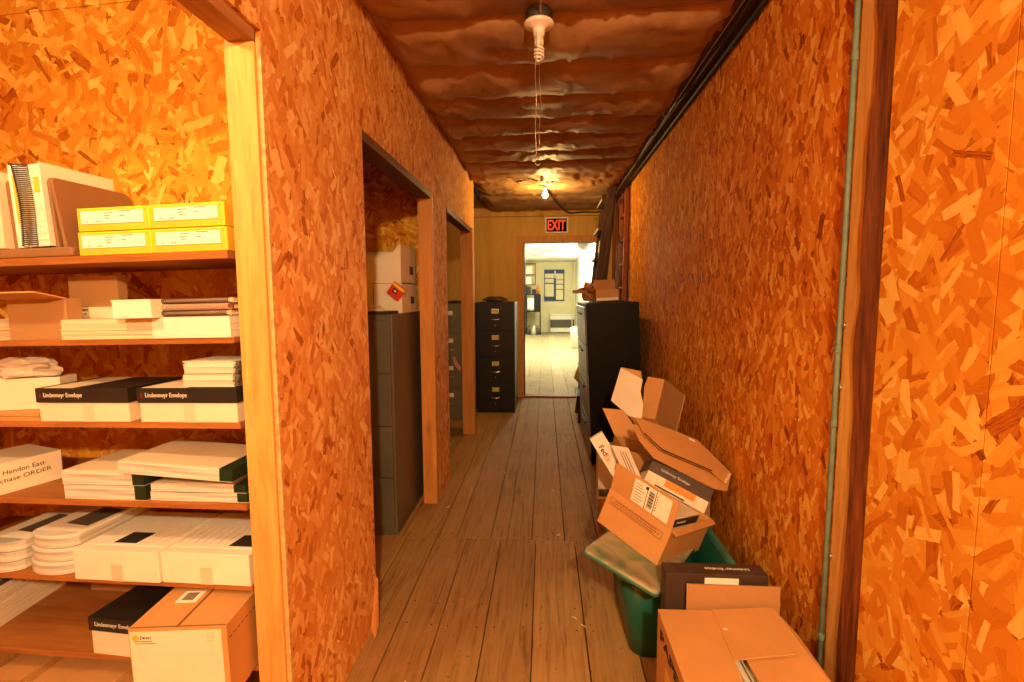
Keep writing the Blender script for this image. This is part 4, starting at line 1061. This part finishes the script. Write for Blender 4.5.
# ================================================================== LIT ROOM BEYOND
t = thing('ceiling_lamp', 'bright bare lamp hanging from the ceiling of the lit room', 'lamp', (0.20, 11.5, 2.62))
b = B(); b.lathe([(0.06, 0.0), (0.06, -0.02), (0.03, -0.04), (0.0, -0.041)], 16); b.build('lampholder', 'porcelain', t)
b = B(); b.lathe([(0.0, -0.04), (0.05, -0.05), (0.06, -0.10), (0.05, -0.15), (0.0, -0.17)], 16); b.build('bulb', 'tube_on', t)
t = thing('ceiling_lamp', 'pale round lamp by the right wall of the lit room', 'lamp', (0.76, 9.8, 2.62))
b = B(); b.lathe([(0.02, 0.0), (0.02, -0.08), (0.0, -0.081)], 12); b.build('stem', 'alu', t)
b = B(); b.lathe([(0.0, -0.08), (0.08, -0.10), (0.15, -0.19), (0.15, -0.24), (0.08, -0.33), (0.0, -0.36)], 20); b.build('globe', 'alu', t)
cable('dark wire looped along the lit room ceiling', [(-0.55, 13.0, 2.6), (-0.3, 13.2, 2.45), (-0.05, 13.0, 2.5), (0.2, 12.8, 2.55), (0.6, 13.2, 2.45), (0.95, 13.5, 2.5)], 0.008)
t = thing('notice_board', 'blue board with pale sheets on the far wall of the lit room', 'board', (-0.03, 18.46, 1.17))
b = B(); b.box(0, 0.75, 0, 0.03, 0, 1.17); b.build('board', 'blue', t)
for k, (x0, x1, z0, z1) in enumerate([(0.03, 0.36, .68, .83), (.03, .36, .86, 1.02), (.03, .36, .17, .64), (.44, .71, .80, 1.02), (.44, .71, .64, .78), (.44, .71, .45, .61), (.44, .71, .05, .42), (.38, .43, .85, 1.12)]):
    b = B(); b.box(x0, x1, -0.012, -0.002, z0, z1); b.build('sheet', 'office_wall', t)
t = thing('wall_heater', 'low heater with a dark grille against the far wall of the lit room', 'heater', (0.20, 18.1, 0.0))
b = B(); b.box(0, 0.90, 0, 0.38, 0.03, 0.70); b.build('body', 'office_white', t, 0.01)
b = B(); b.box(0.0, 0.90, -0.012, 0.0, 0.20, 0.50); g = b.build('grille', 'grey_steel', t)
b = B()
for k in range(7): b.box(0.01, 0.89, -0.018, -0.012, 0.215 + k * .04, 0.225 + k * .04)
b.build('slat', 'dark_steel', g)
b = B(); b.box(0, 0.9, -0.004, 0.1, 0.64, 0.66); b.build('top_trim', 'alu', t)
t = thing('shelf_desk', 'dark shelf desk at the left of the lit room with a lit monitor on it', 'desk', (-0.69, 17.3, 0.0))
b = B(); b.box(0, 0.04, 0, 0.6, 0, 1.75); b.box(0.50, 0.54, 0, 0.6, 0, 1.42); b.build('side', 'dark_steel', t)
b = B(); b.box(0.04, 0.50, 0.0, 0.6, 0.80, 0.84); b.build('worktop', 'dark_steel', t)
b = B(); b.box(0.04, 0.50, 0.10, 0.6, 1.40, 1.44); b.build('shelf', 'dark_steel', t)
b = B(); b.box(0.30, 0.50, 0.05, 0.6, 0.84, 1.40); b.build('cupboard', 'dark_steel', t)
t = thing('wall_shelf', 'small shelf with binders high on the far left wall of the lit room', 'shelf', (-0.69, 17.5, 1.75))
b = B(); b.box(0, 0.36, 0.0, 0.3, 0, 0.03); b.box(0, 0.36, 0, 0.3, 0.75, 0.78); b.box(0.33, 0.36, 0, 0.3, 0.03, 0.75); b.box(0, 0.33, 0, .3, .36, .39); b.build('case', 'redwood', t)
b = B(); b.box(0.02, 0.20, 0.02, 0.25, 0.03, 0.30); b.box(0.02, 0.24, 0.02, 0.25, 0.39, 0.66); b.build('binder_row', 'office_white', t)
t = thing('monitor', 'white-lit computer monitor on the shelf desk in the lit room', 'monitor', (-0.63, 17.35, 0.84))
b = B(); b.box(0, 0.27, 0, 0.30, 0.06, 0.46); b.build('case', 'office_white', t, 0.01)
b = B(); b.box(0.03, 0.24, -0.006, 0.0, 0.11, 0.42); b.build('screen', 'screen', t)
b = B(); b.box(0.08, 0.19, 0.08, 0.22, 0, 0.06); b.build('stand', 'office_white', t)
t = thing('bottle', 'orange bottle on top of the shelf desk in the lit room', 'bottle', (-0.24, 17.6, 1.44))
b = B(); b.lathe([(0.0, 0), (0.055, 0.003), (0.058, 0.22), (0.03, 0.28), (0.02, 0.34), (0.0, 0.345)], 14); b.build('body', 'orange', t)
for k, (x, w_, h, m, lbx) in enumerate([(-0.66, .16, .25, 'black_worn', 'black box at the left on top of the shelf desk'), (-0.46, .14, .16, 'dark_steel', 'low black box beside the orange bottle on the shelf desk')]):
    t = thing('storage_box', lbx, 'box', (x, 17.5, 1.44)); b = B(); b.box(0, w_, 0, .25, 0, h); b.build('body', m, t, 0.004); b = B(); b.box(-.003, w_ + .003, -.003, .253, h - .03, h + .002); b.build('lid', m, t)
for k, (x, m, lbx) in enumerate([(-0.58, 'grey_steel', 'grey jug on the floor under the shelf desk'), (-0.40, 'white', 'white jug on the floor under the shelf desk'), (-0.26, 'grey_steel', 'grey jug at the right end under the shelf desk')]):
    t = thing('jug', lbx, 'jug', (x, 17.35, 0.0)); b = B(); b.lathe([(0, 0), (.07, .004), (.075, .2), (.03, .28), (.025, .33), (0, .335)], 12); b.build('body', m, t)
    b = B(); b.tube([(0.03, 0, .30), (.09, 0, .28), (.08, 0, .18)], .008, 6); b.build('handle', m, t)
t = thing('waste_bin', 'white plastic bin on the floor of the lit room, right of the heater', 'bin', (0.80, 12.9, 0.0))
b = B(); b.lathe([(0.0, 0), (0.11, 0.003), (0.14, 0.52), (0.13, 0.56), (0.0, 0.57)], 18); b.build('body', 'office_white', t)
b = B(); b.lathe([(0.05, 0.565), (0.05, 0.585), (0.0, 0.586)], 12); b.build('lid_knob', 'office_white', t)
t = thing('hanging_coat', 'brown coat hanging at the right edge of the far doorway', 'coat', (0.50, 7.55, 0.0))
b = B()
prof = [(0.10, 0.0, 0.14), (0.02, 0.05, 0.12), (-0.03, 0.12, 0.13), (0.00, 0.30, 0.10), (0.03, 0.45, 0.11), (0.00, 0.50, 0.09), (0.06, 0.62, 0.07), (0.10, 0.90, 0.05)]
rings = []
for x, z, r_ in prof:
    rings.append([b.bm.verts.new((x + 0.12 + (r_ + 0.015 * math.sin(k * 3)) * math.cos(k * math.pi / 7), 0.06 * math.sin(k * math.pi / 7), z)) for k in range(14)])
for q, w_ in zip(rings, rings[1:]):
    for k in range(14): b.bm.faces.new((q[k], q[(k + 1) % 14], w_[(k + 1) % 14], w_[k])).smooth = True
b.bm.faces.new(rings[0][::-1]); b.bm.faces.new(rings[-1])
b.build('cloth', 'card_dark', t)

# ================================================================== PILE BY THE RIGHT WALL
# green tub: tapered, rounded corners, rolled rim
def rrect(x0, x1, y0, y1, r, n=6):
    out = []
    for cx_, cy_, a0 in ((x1 - r, y1 - r, 0), (x0 + r, y1 - r, 90), (x0 + r, y0 + r, 180), (x1 - r, y0 + r, 270)):
        for k in range(n + 1):
            an = R(a0 + 90 * k / n); out.append((cx_ + r * math.cos(an), cy_ + r * math.sin(an)))
    return out
def loft(b, loops, cap0=True, cap1=False):
    rg = [[b.bm.verts.new(p) for p in lp] for lp in loops]
    n_ = len(rg[0])
    for q, w_ in zip(rg, rg[1:]):
        for k in range(n_):
            f = b.bm.faces.new((q[k], q[(k + 1) % n_], w_[(k + 1) % n_], w_[k])); f.smooth = True
    if cap0: b.bm.faces.new(rg[0][::-1])
    if cap1: b.bm.faces.new(rg[-1])
t = thing('storage_tub', 'dark green plastic tub on the floor under the tilted cartons', 'tub', (0.52, 2.05, 0.0))
def tl(z, g, r=0.06): return [(x - 0.52, y - 2.05, z) for x, y in rrect(0.334 - g, 0.675 + g * 1.05, 1.800 - g, 2.30 + g, r)]
b = B(); loft(b, [tl(0.0, -0.012), tl(0.006, 0.0), tl(0.18, 0.022), tl(0.345, 0.045), tl(0.345, 0.041), tl(0.18, 0.018), tl(0.012, -0.004)], True, True)
b.build('body', 'tub', t)
b = B(); loft(b, [tl(0.335, 0.046), tl(0.335, 0.062, .07), tl(0.362, 0.062, .07), tl(0.365, 0.058, .07), tl(0.365, 0.042), tl(0.335, 0.040)], False, False)
b.build('rim', 'tub_rim', t)
# its lid, dropped in askew
A_ = Vector((0.142, 1.712, 0.484)); B_ = Vector((0.405, 1.600, 0.406)); D_ = Vector((0.455, 2.235, 0.414))
ez = (B_ - A_).cross(D_ - A_).normalized(); ey = Vector((0.53, 0.85, 0.0)); ey = (ey - ez * ey.dot(ez)).normalized(); ex = ey.cross(ez)
lw_, ll_ = 0.252, 0.60
LM = axes_mx(A_, ex, ey, ez)
t = thing('tub_lid', 'dusty green tub lid lying askew across the green tub under a carton', 'lid', LM)
def ll(z, g, r=0.022): return [(x, y, z) for x, y in rrect(-g, lw_ + 0.03 + g, -g, ll_ + g, max(r, 0.004), 6)]
b = B(); loft(b, [ll(-0.012, 0.002), ll(-0.002, 0.0), ll(0.0, -0.006), ll(0.0, -0.026, .02), ll(-0.004, -0.032, .014), ll(-0.004, -0.12, .01)], False, True)
loft(b, [ll(-0.012, 0.001), ll(-0.008, -0.008), ll(-0.008, -0.12, .01)], False, True)
b.build('panel', 'lid', t)
b = B(); loft(b, [ll(-0.006, 0.0035), ll(-0.016, 0.006), ll(-0.016, 0.002), ll(-0.010, 0.001)], False, False); b.build('lip', 'tub_rim', t)

# carton with the shipping label, tipped on the lid
C3 = axes_mx((0.215, 1.949, 0.478), (0.685, -0.676, -0.271), (0.646, 0.736, -0.203), (0.336, -0.036, 0.941))
cw, cd, ch = 0.288, 0.36, 0.150
t, fl = carton_open('shipping_carton', 'tilted open brown carton with a barcode label on its raised flap, on the green lid', 'carton', C3, cw, cd, ch, 'card',
                    [('f', 0.122, 15, 'card'), ('r', 0.026, 115, 'card')])
f = fl['f']
b = B(); b.box(0.098, 0.262, -0.0032, -0.002, 0.012, 0.112); 
for x in (0.158, 0.196): b.box(x, x + 0.0022, -0.0040, -0.0031, 0.012, 0.112, mi=1)
for k, (z, h) in enumerate([(0.030 + i * 0.0052, 0.0016 + 0.0018 * ((i * 7) % 3) / 2) for i in range(15)]): b.box(0.168, 0.190, -0.0040, -0.0031, z * 0.9, z * 0.9 + h, mi=1)
b.box(0.150, 0.162, -0.0040, -0.0031, 0.094, 0.106, mi=1)
for k in range(7): b.box(0.106 + (k % 3) * .001, 0.136 + 0.012 * ((k * 5) % 3) / 2, -0.0040, -0.0031, 0.022 + k * .012, 0.0245 + k * .012, mi=2)
for k in range(6): b.box(0.202, 0.206, -0.0040, -0.0031, 0.03 + k * .012, 0.036 + k * .012, mi=2)
lab(b.build('shipping_label', ['label', 'ink', 'ink_grey'], f), 'white shipping label with barcode')
b = B()
X0, X1, Z0, Z1 = 0.018, 0.262, 0.094, 0.124
for q in ((X0, X1, Z0, Z0 + .0016), (X0, X1, Z1 - .0016, Z1), (X0, X0 + .0016, Z0, Z1), (X1 - .0016, X1, Z0, Z1)): b.box(q[0], q[1], -0.0010, 0.0002, q[2], q[3])
rs3 = random.Random(5)
for r_ in range(3):
    x = 0.026 + 0.014 * (r_ == 0)
    while x < 0.25 - 0.02 * (r_ != 1):
        ln = rs3.uniform(0.004, 0.012); b.box(x, x + ln, -0.0010, 0.0002, 0.1165 - r_ * .0085, 0.1200 - r_ * .0085); x += ln + 0.0025
b.build('printed_notice', 'ink_brown', t)
# black-sided box upside down inside it
t = thing('envelope_box', 'white-topped black envelope box lying upside down inside the carton with the barcode label', 'box', C3 @ T((0.10, 0.03, 0.055)) @ rz(-2))
b = B(); b.box(0.003, 0.167, 0.003, 0.207, 0.0, 0.128); b.build('base', 'white_card', t, 0.001)
b = B(); b.box(0, 0.17, 0, 0.002, 0.09, 0.122); b.box(0, .002, .002, .208, .09, .122); b.box(.168, .17, .002, .208, .09, .122); b.box(0, .17, .208, .21, .09, .122); l_ = b.build('lid', 'black_card', t)
lettering('Lindenmeyr', 'print_white', l_, T((0.1706, 0.105, 0.112)) @ Matrix(((0, 0, 1, 0), (-1, 0, 0, 0), (0, -1, 0, 0), (0, 0, 0, 1))), width=0.072, height=0.011)
b = B(); b.box(0.169, 0.1707, 0.112, 0.120, 0.100, 0.110); b.build('logo', 'print_red', l_)

# envelope box with an orange label leaning above it
LB = axes_mx((0.428, 2.099, 0.594), (0.885, -0.180, -0.429), (-0.005, 0.918, -0.396), (0.465, 0.353, 0.812))
t = thing('envelope_box', 'black and white envelope box with an orange label, tilted under the brown folder carton', 'box', LB)
b = B(); b.box(0.002, 0.278, 0.002, 0.20, 0, 0.075); b.build('base', 'white_card', t, 0.001)
b = B(); b.box(0.0, 0.280, 0, 0.202, 0.052, 0.107); l_ = b.build('lid', 'black_worn', t, 0.001)
lettering('Lindenmeyr Envelope', 'print_white', l_, T((0.050, -0.0006, 0.072)) @ FRONT, width=0.13, height=0.014)
b = B(); b.box(0.026, 0.038, -0.0006, 0.0002, 0.070, 0.082); b.build('logo', 'print_red', l_)
b = B(); b.box(0.085, 0.222, -0.0015, 0.0025, 0.022, 0.052); b.build('label', 'orange', t)
b = B(); b.box(0.050, 0.185, -0.0015, 0.0025, 0.004, 0.010); b.build('slot', 'ink', t)

# folded mailer carton on top
t = thing('folder_carton', 'flattened brown carton with a slit lying across the pile against the wall', 'carton', (0.0, 0.0, 0.0))
lo = [(0.395, 2.188, 0.821), (0.415, 2.125, 0.767), (0.467, 2.081, 0.706), (0.730, 2.104, 0.564), (0.796, 2.131, 0.543), (0.850, 2.236, 0.581), (0.715, 2.306, 0.707)]
up = [(0.412, 2.206, 0.847), (0.433, 2.130, 0.796), (0.503, 2.096, 0.734), (0.735, 2.146, 0.625), (0.715, 2.290, 0.721), (0.587, 2.261, 0.778)]
fl_ = [(0.737, 2.146, 0.620), (0.795, 2.150, 0.566), (0.848, 2.224, 0.588), (0.715, 2.290, 0.719)]
b = B(); b.prism(lo, 0.006); b.build('lower_panel', 'card', t)
b = B(); b.prism(up, 0.004); b.build('upper_panel', 'card', t)
b = B(); b.prism(fl_, 0.004); b.build('end_flap', 'card', t)
b = B()
for p, q in zip(up[1:3], up[2:4]):
    p, q = Vector(p), Vector(q); k_ = Vector((0.004, 0.010, 0.003)); o_ = Vector((0, -0.0005, 0.0006))
    b.prism([p + o_, q + o_, q + k_ * .6 + o_, p + k_ * .6 + o_], 0.002)
lab(b.build('slot', 'gap', t), 'dark strip painted in for the shade of the open slot')  # solid dark strip, coloured as the shade inside the slot
def on_up(p, q, r_, s_, dz, name, mat):
    b = B(); b.prism([Vector(x) + Vector((-0.001, -0.002, dz)) for x in (p, q, r_, s_)], 0.001); return b.build(name, mat, t)
u_ = [Vector(x) for x in up]
def bil(a, c):   # a along the front edge, c from front to back
    f_ = u_[2].lerp(u_[3], a); k_ = u_[5].lerp(u_[4], a); return f_.lerp(k_, c)
on_up(bil(.62, .93), bil(.84, .93), bil(.84, .86), bil(.62, .86), 0.0015, 'label', 'label')
on_up(bil(.62, .76), bil(.86, .76), bil(.86, .73), bil(.62, .73), 0.0015, 'print', 'orange')
e_ = [Vector(x) for x in fl_]
b = B()
for k in range(5):
    p0 = e_[1].lerp(e_[2], 0.1 + k * .17); p1 = e_[1].lerp(e_[2], 0.2 + k * .17); d_ = (e_[0] - e_[1]).normalized()
    b.prism([p0 + Vector((0, -.002, .002)), p1 + Vector((0, -.002, .002)), p1 + d_ * (0.008 + .006 * (k % 2)) + Vector((0, -.002, .002)), p0 + d_ * 0.010 + Vector((0, -.002, .002))], 0.001)
lab(b.build('torn_edge', 'white', t), 'white torn edge')

# open carton at the top of the pile with a white flap
FC = axes_mx((0.535, 2.745, 0.768), (0.981, 0.062, -0.182), (-0.051, 0.997, 0.064), (0.185, -0.054, 0.981))
t = thing('open_carton', 'open carton at the top of the pile with a white flap folded out', 'carton', FC)
fw, fd, fh = 0.095, 0.37, 0.183
b = B()
b.prism([(0.002, 0, 0.18), (-0.006, 0, 0.12), (0.000, 0, 0.085), (0.004, 0, 0.06), (0.0, 0, 0.0), (0.0, 0, -0.05), (fw, 0, -0.05), (fw, 0, fh), (0.0, 0, fh)], -0.004)
b.build('back_wall', 'card', t)
b = B(); b.box(fw, fw + 0.004, -fd * .92, 0.004, -0.05, fh); b.build('side_wall', 'card_dark', t)
b = B(); b.box(-0.06, fw, -fd * .92, 0.0, -0.054, -0.05); b.build('bottom', 'card_red', t)
b = B(); b.box(-0.03, fw - 0.004, -0.32, -0.31, -0.05, -0.012); b.build('front_strip', 'white_card', t)
t0_ = FC.inverted()
wf = [(0.433, 2.806, 0.985), (0.547, 2.754, 0.927), (0.533, 2.738, 0.860), (0.545, 2.714, 0.792), (0.535, 2.696, 0.721), (0.482, 2.709, 0.713), (0.375, 2.768, 0.802)]
b = B(); b.prism([t0_ @ Vector(p) for p in wf], 0.004); lab(b.build('flap', 'white_card', t), 'white inner face of the folded flap')
bf = [(0.437, 2.815, 0.986), (0.545, 2.80, 0.966), (0.548, 2.79, 0.925), (0.50, 2.79, 0.90)]
b = B(); b.prism([t0_ @ Vector(p) for p in bf], 0.004); b.build('flap', 'card', t)
# open brown carton behind, its flap up
CC = axes_mx((0.300, 2.44, 0.50), (0.965, 0.043, -0.259), (-0.039, 0.999, 0.021), (0.26, -0.01, 0.966))
t, fl = carton_open('open_carton', 'open brown carton in the middle of the pile, back flap raised to the left', 'carton', axes_mx((0.343, 2.322, 0.545), (0.965, 0.043, -0.259), (-0.039, 0.999, 0.021), (0.26, -0.01, 0.966)), 0.149, 0.227, 0.121, 'card_red', [])
b = B(); iv = t.matrix_world.inverted()
cf = [(0.307, 2.604, 0.796), (0.418, 2.611, 0.785), (0.464, 2.596, 0.719), (0.500, 2.571, 0.623), (0.368, 2.569, 0.660)]
b.prism([iv @ Vector(p) for p in cf], 0.004); b.build('flap', 'card', t)
# white courier box: narrow side with the logo
FX = axes_mx((0.223, 2.400, 0.684), (0.85, 0.03, 0.525), (0.05, 0.985, -0.165), (-0.525, 0.17, 0.835))
t = thing('courier_box', 'narrow white courier box with purple and orange logo, leaning in the pile', 'box', FX @ T((0, 0, -0.30)))
b = B(); b.box(0, 0.072, 0, 0.06, 0, 0.30); b.build('body', 'white', t, 0.0015)
FLET = T((0.016, -0.0008, 0.246)) @ Matrix(((0, 1, 0, 0), (0, 0, -1, 0), (-1, 0, 0, 0), (0, 0, 0, 1)))
lettering('Fed', 'purple', t, FLET, width=0.050, height=0.026, bold=0.02)
lettering('Ex', 'orange', t, FLET @ T((0.052, 0, 0)), width=0.033, height=0.025, bold=0.02)
t = thing('mailer', 'pale pink mailer with printed lines behind the white courier box', 'envelope', (0, 0, 0))
ml = [(0.317, 2.320, 0.682), (0.395, 2.301, 0.676), (0.448, 2.228, 0.552), (0.435, 2.199, 0.488), (0.355, 2.211, 0.481), (0.356, 2.270, 0.597)]
b = B(); b.prism(ml, -0.010); m_ = [Vector(p) for p in ml]
for k in range(3):
    p0 = m_[1].lerp(m_[0], 0.26 + 0.15 * k) + (m_[2] - m_[1]) * 0.16; p1 = p0 + (m_[2] - m_[1]) * 0.70; s_ = (m_[0] - m_[1]).normalized() * 0.005
    o_ = Vector((-.0006, -.0012, .0006)); b.prism([p0 + o_, p0 + s_ + o_, p1 + s_ + o_, p1 + o_], 0.0008, mi=1)
b.build('sheet', ['mailer', 'ink_grey'], t)
# small white carton on the floor at the back of the pile
t = thing('white_carton', 'white carton with a dark band on the floor behind the green tub', 'carton', T((0.318, 2.86, 0.0)) @ rz(-4))
b = B(); b.box(0, 0.44, 0, 0.34, 0.0, 0.43); b.build('body', 'white_card', t, 0.002)
b = B(); b.box(0.004, 0.10, -0.0015, 0.0005, 0.20, 0.245); b.build('band', 'grey_print', t)
b = B(); b.box(-0.001, 0.44, -0.001, 0.0005, 0.0, 0.185); lab(b.build('lower_panel', 'card_dark', t), 'brown lower panel')
t = thing('floor_carton', 'plain brown carton holding up the pile behind the green tub', 'carton', T((0.42, 2.42, 0.0)) @ rz(-2))
b = B(); b.box(0, 0.40, 0, 0.36, 0.0, 0.44); b.build('body', 'card_dark', t, 0.002)
b = B(); b.box(0.17, 0.23, 0.0, 0.36, 0.440, 0.4408); b.build('tape', 'tape_brown', t)

# black box, board and big carton in front
t = thing('envelope_box', 'black envelope box standing on edge behind the big front carton', 'box', T((0.390, 1.530, 0.0)))
b = B(); b.box(0.002, 0.318, 0.003, 0.062, 0.0, 0.505); b.build('base', 'black_worn', t, 0.002)
b = B(); b.box(0, 0.320, 0, 0.065, 0.10, 0.508); l_ = b.build('lid', 'black_worn', t, 0.002)
lettering('Lindenmeyr Envelope', 'print_white', l_, T((0.272, 0.024, 0.5085)) @ Matrix.Rotation(math.pi, 4, 'Z') @ T((0, -0.019, 0)), width=0.14, height=0.017)
b = B(); b.box(0.288, 0.300, 0.022, 0.040, 0.508, 0.5086); b.build('logo', 'print_red', l_)
b = B(); b.box(0.122, 0.228, -0.0012, 0.001, 0.43, 0.496); lab(b.build('label', 'label', t), 'white label')
t = thing('cardboard_sheet', 'brown board standing upright between the black box and the big front carton', 'cardboard', T((0.448, 1.500, 0.0)))
b = B(); b.box(0, 0.286, 0, 0.005, 0, 0.490); b.build('sheet', 'card_dark', t)
BX = T((0.354, 1.03, 0.0))
bw, bd, bh = 0.350, 0.445, 0.42
t = thing('big_carton', 'big brown carton with loosely folded flaps at the front right of the floor', 'carton', BX)
b = B(); th = 0.004
b.box(0, bw, 0, th, 0, bh - .02); b.box(0, bw, bd - th, bd, 0, bh); b.box(0, th, th, bd - th, 0, bh); b.box(bw - th, bw, th, bd - th, 0, bh); b.box(th, bw - th, th, bd - th, 0, th); b.build('body', 'card', t)
b = B(); b.prism([(0.0, 0.0, bh), (0.138, 0.0, bh + .004), (0.152, bd * .5, bh + .006), (0.168, bd - .002, bh + .004), (0.0, bd, bh)], 0.004); b.build('flap', 'card', t)
b = B(); b.prism([(0.196, 0.0, bh - .004), (0.37, -0.004, bh + .0), (0.374, bd * .8, bh + .002), (bw, bd + .002, bh + .016), (0.325, bd + .004, bh + .014), (0.19, bd * .55, bh - .004)], 0.004); b.build('flap', 'card', t)
b = B(); b.prism([(0.164, bd - .002, bh + .006), (0.150, bd - .215, bh + .008), (0.318, bd - .195, bh + .018), (0.335, bd, bh + .020)], 0.004); b.build('flap', 'card', t)
b = B(); b.box(0.01, bw - .01, -0.008, -0.004, bh - .18, bh - .012); b.build('flap', 'card', t)
SIDE = Matrix(((0, 0, -1, 0), (-1, 0, 0, 0), (0, 1, 0, 0), (0, 0, 0, 1)))      # text on the -x face, reading from far to near
lettering('PAPER', 'ink', t, T((-0.0006, 0.405, 0.352)) @ SIDE, width=0.26, height=0.034, bold=0.03)
b = B(); b.box(-0.001, 0.0005, 0.02, 0.34, 0.22, 0.31); b.build('printed_patch', 'sun', t)
b = B(); b.box(0.166, 0.176, bd - .10, bd - .092, bh + .010, bh + .0108); b.build('tear', 'label', t)
t = thing('file_sheets', 'white striped envelopes standing inside the big front carton', 'envelopes', BX @ T((0.135, 0.03, 0.006)))
b = B()
for k in range(16): b.box(k * .0115, k * .0115 + .009, 0.0, 0.36, 0, 0.385 - 0.006 * ((k * 5) % 3), mx=None)
b.build('envelopes', 'paper_edge', t)
b = B()
for k in range(8): b.box(k * .023 + .0095, k * .023 + .0113, 0.002, 0.355, 0, 0.375)
b.build('dividers', 'ink_brown', t)

# ================================================================== LITTER ON THE FLOOR
t = thing('board_splinter', 'curled splinter of strand board standing off the left wall at the floor', 'splinter', (XL + 0.003, 1.90, 0.0))
b = B(); b.prism([(0.0, 0.06, 0.20), (0.012, 0.05, 0.19), (0.034, -0.02, 0.03), (0.03, -0.05, 0.0), (0.004, -0.03, 0.02)], 0.006); b.build('sliver', 'pine_trim', t)
sp = random.Random(21)
for k, (x, y, lbx) in enumerate([(0.08, 2.76, 'white curl of paper on the floor beside the board seam'), (-0.50, 1.62, 'thin white scrap on the floor near the left wall'), (-0.32, 3.75, 'tiny white scrap on the floor past the first doorway'), (0.06, 3.42, 'white scrap on the pale worn board past the seam'),
                                 (-0.64, 3.10, 'white scrap on the floor at the foot of the doorway post'), (0.13, 2.02, 'pale splinter on the floor under the green lid'), (0.165, 1.97, 'short pale splinter beside the green lid on the floor')]):
    t = thing('paper_scrap', lbx, 'scrap', T((x, y, 0.001)) @ rz(sp.uniform(0, 180)), 'scraps of litter on the floor')
    b = B(); b.prism([(-0.012, 0, 0), (-0.004, -0.006, 0.001), (0.012, -0.002, 0.004), (0.010, 0.003, 0.005), (-0.004, 0.0, 0.003)], 0.001); b.build('scrap', 'label', t)
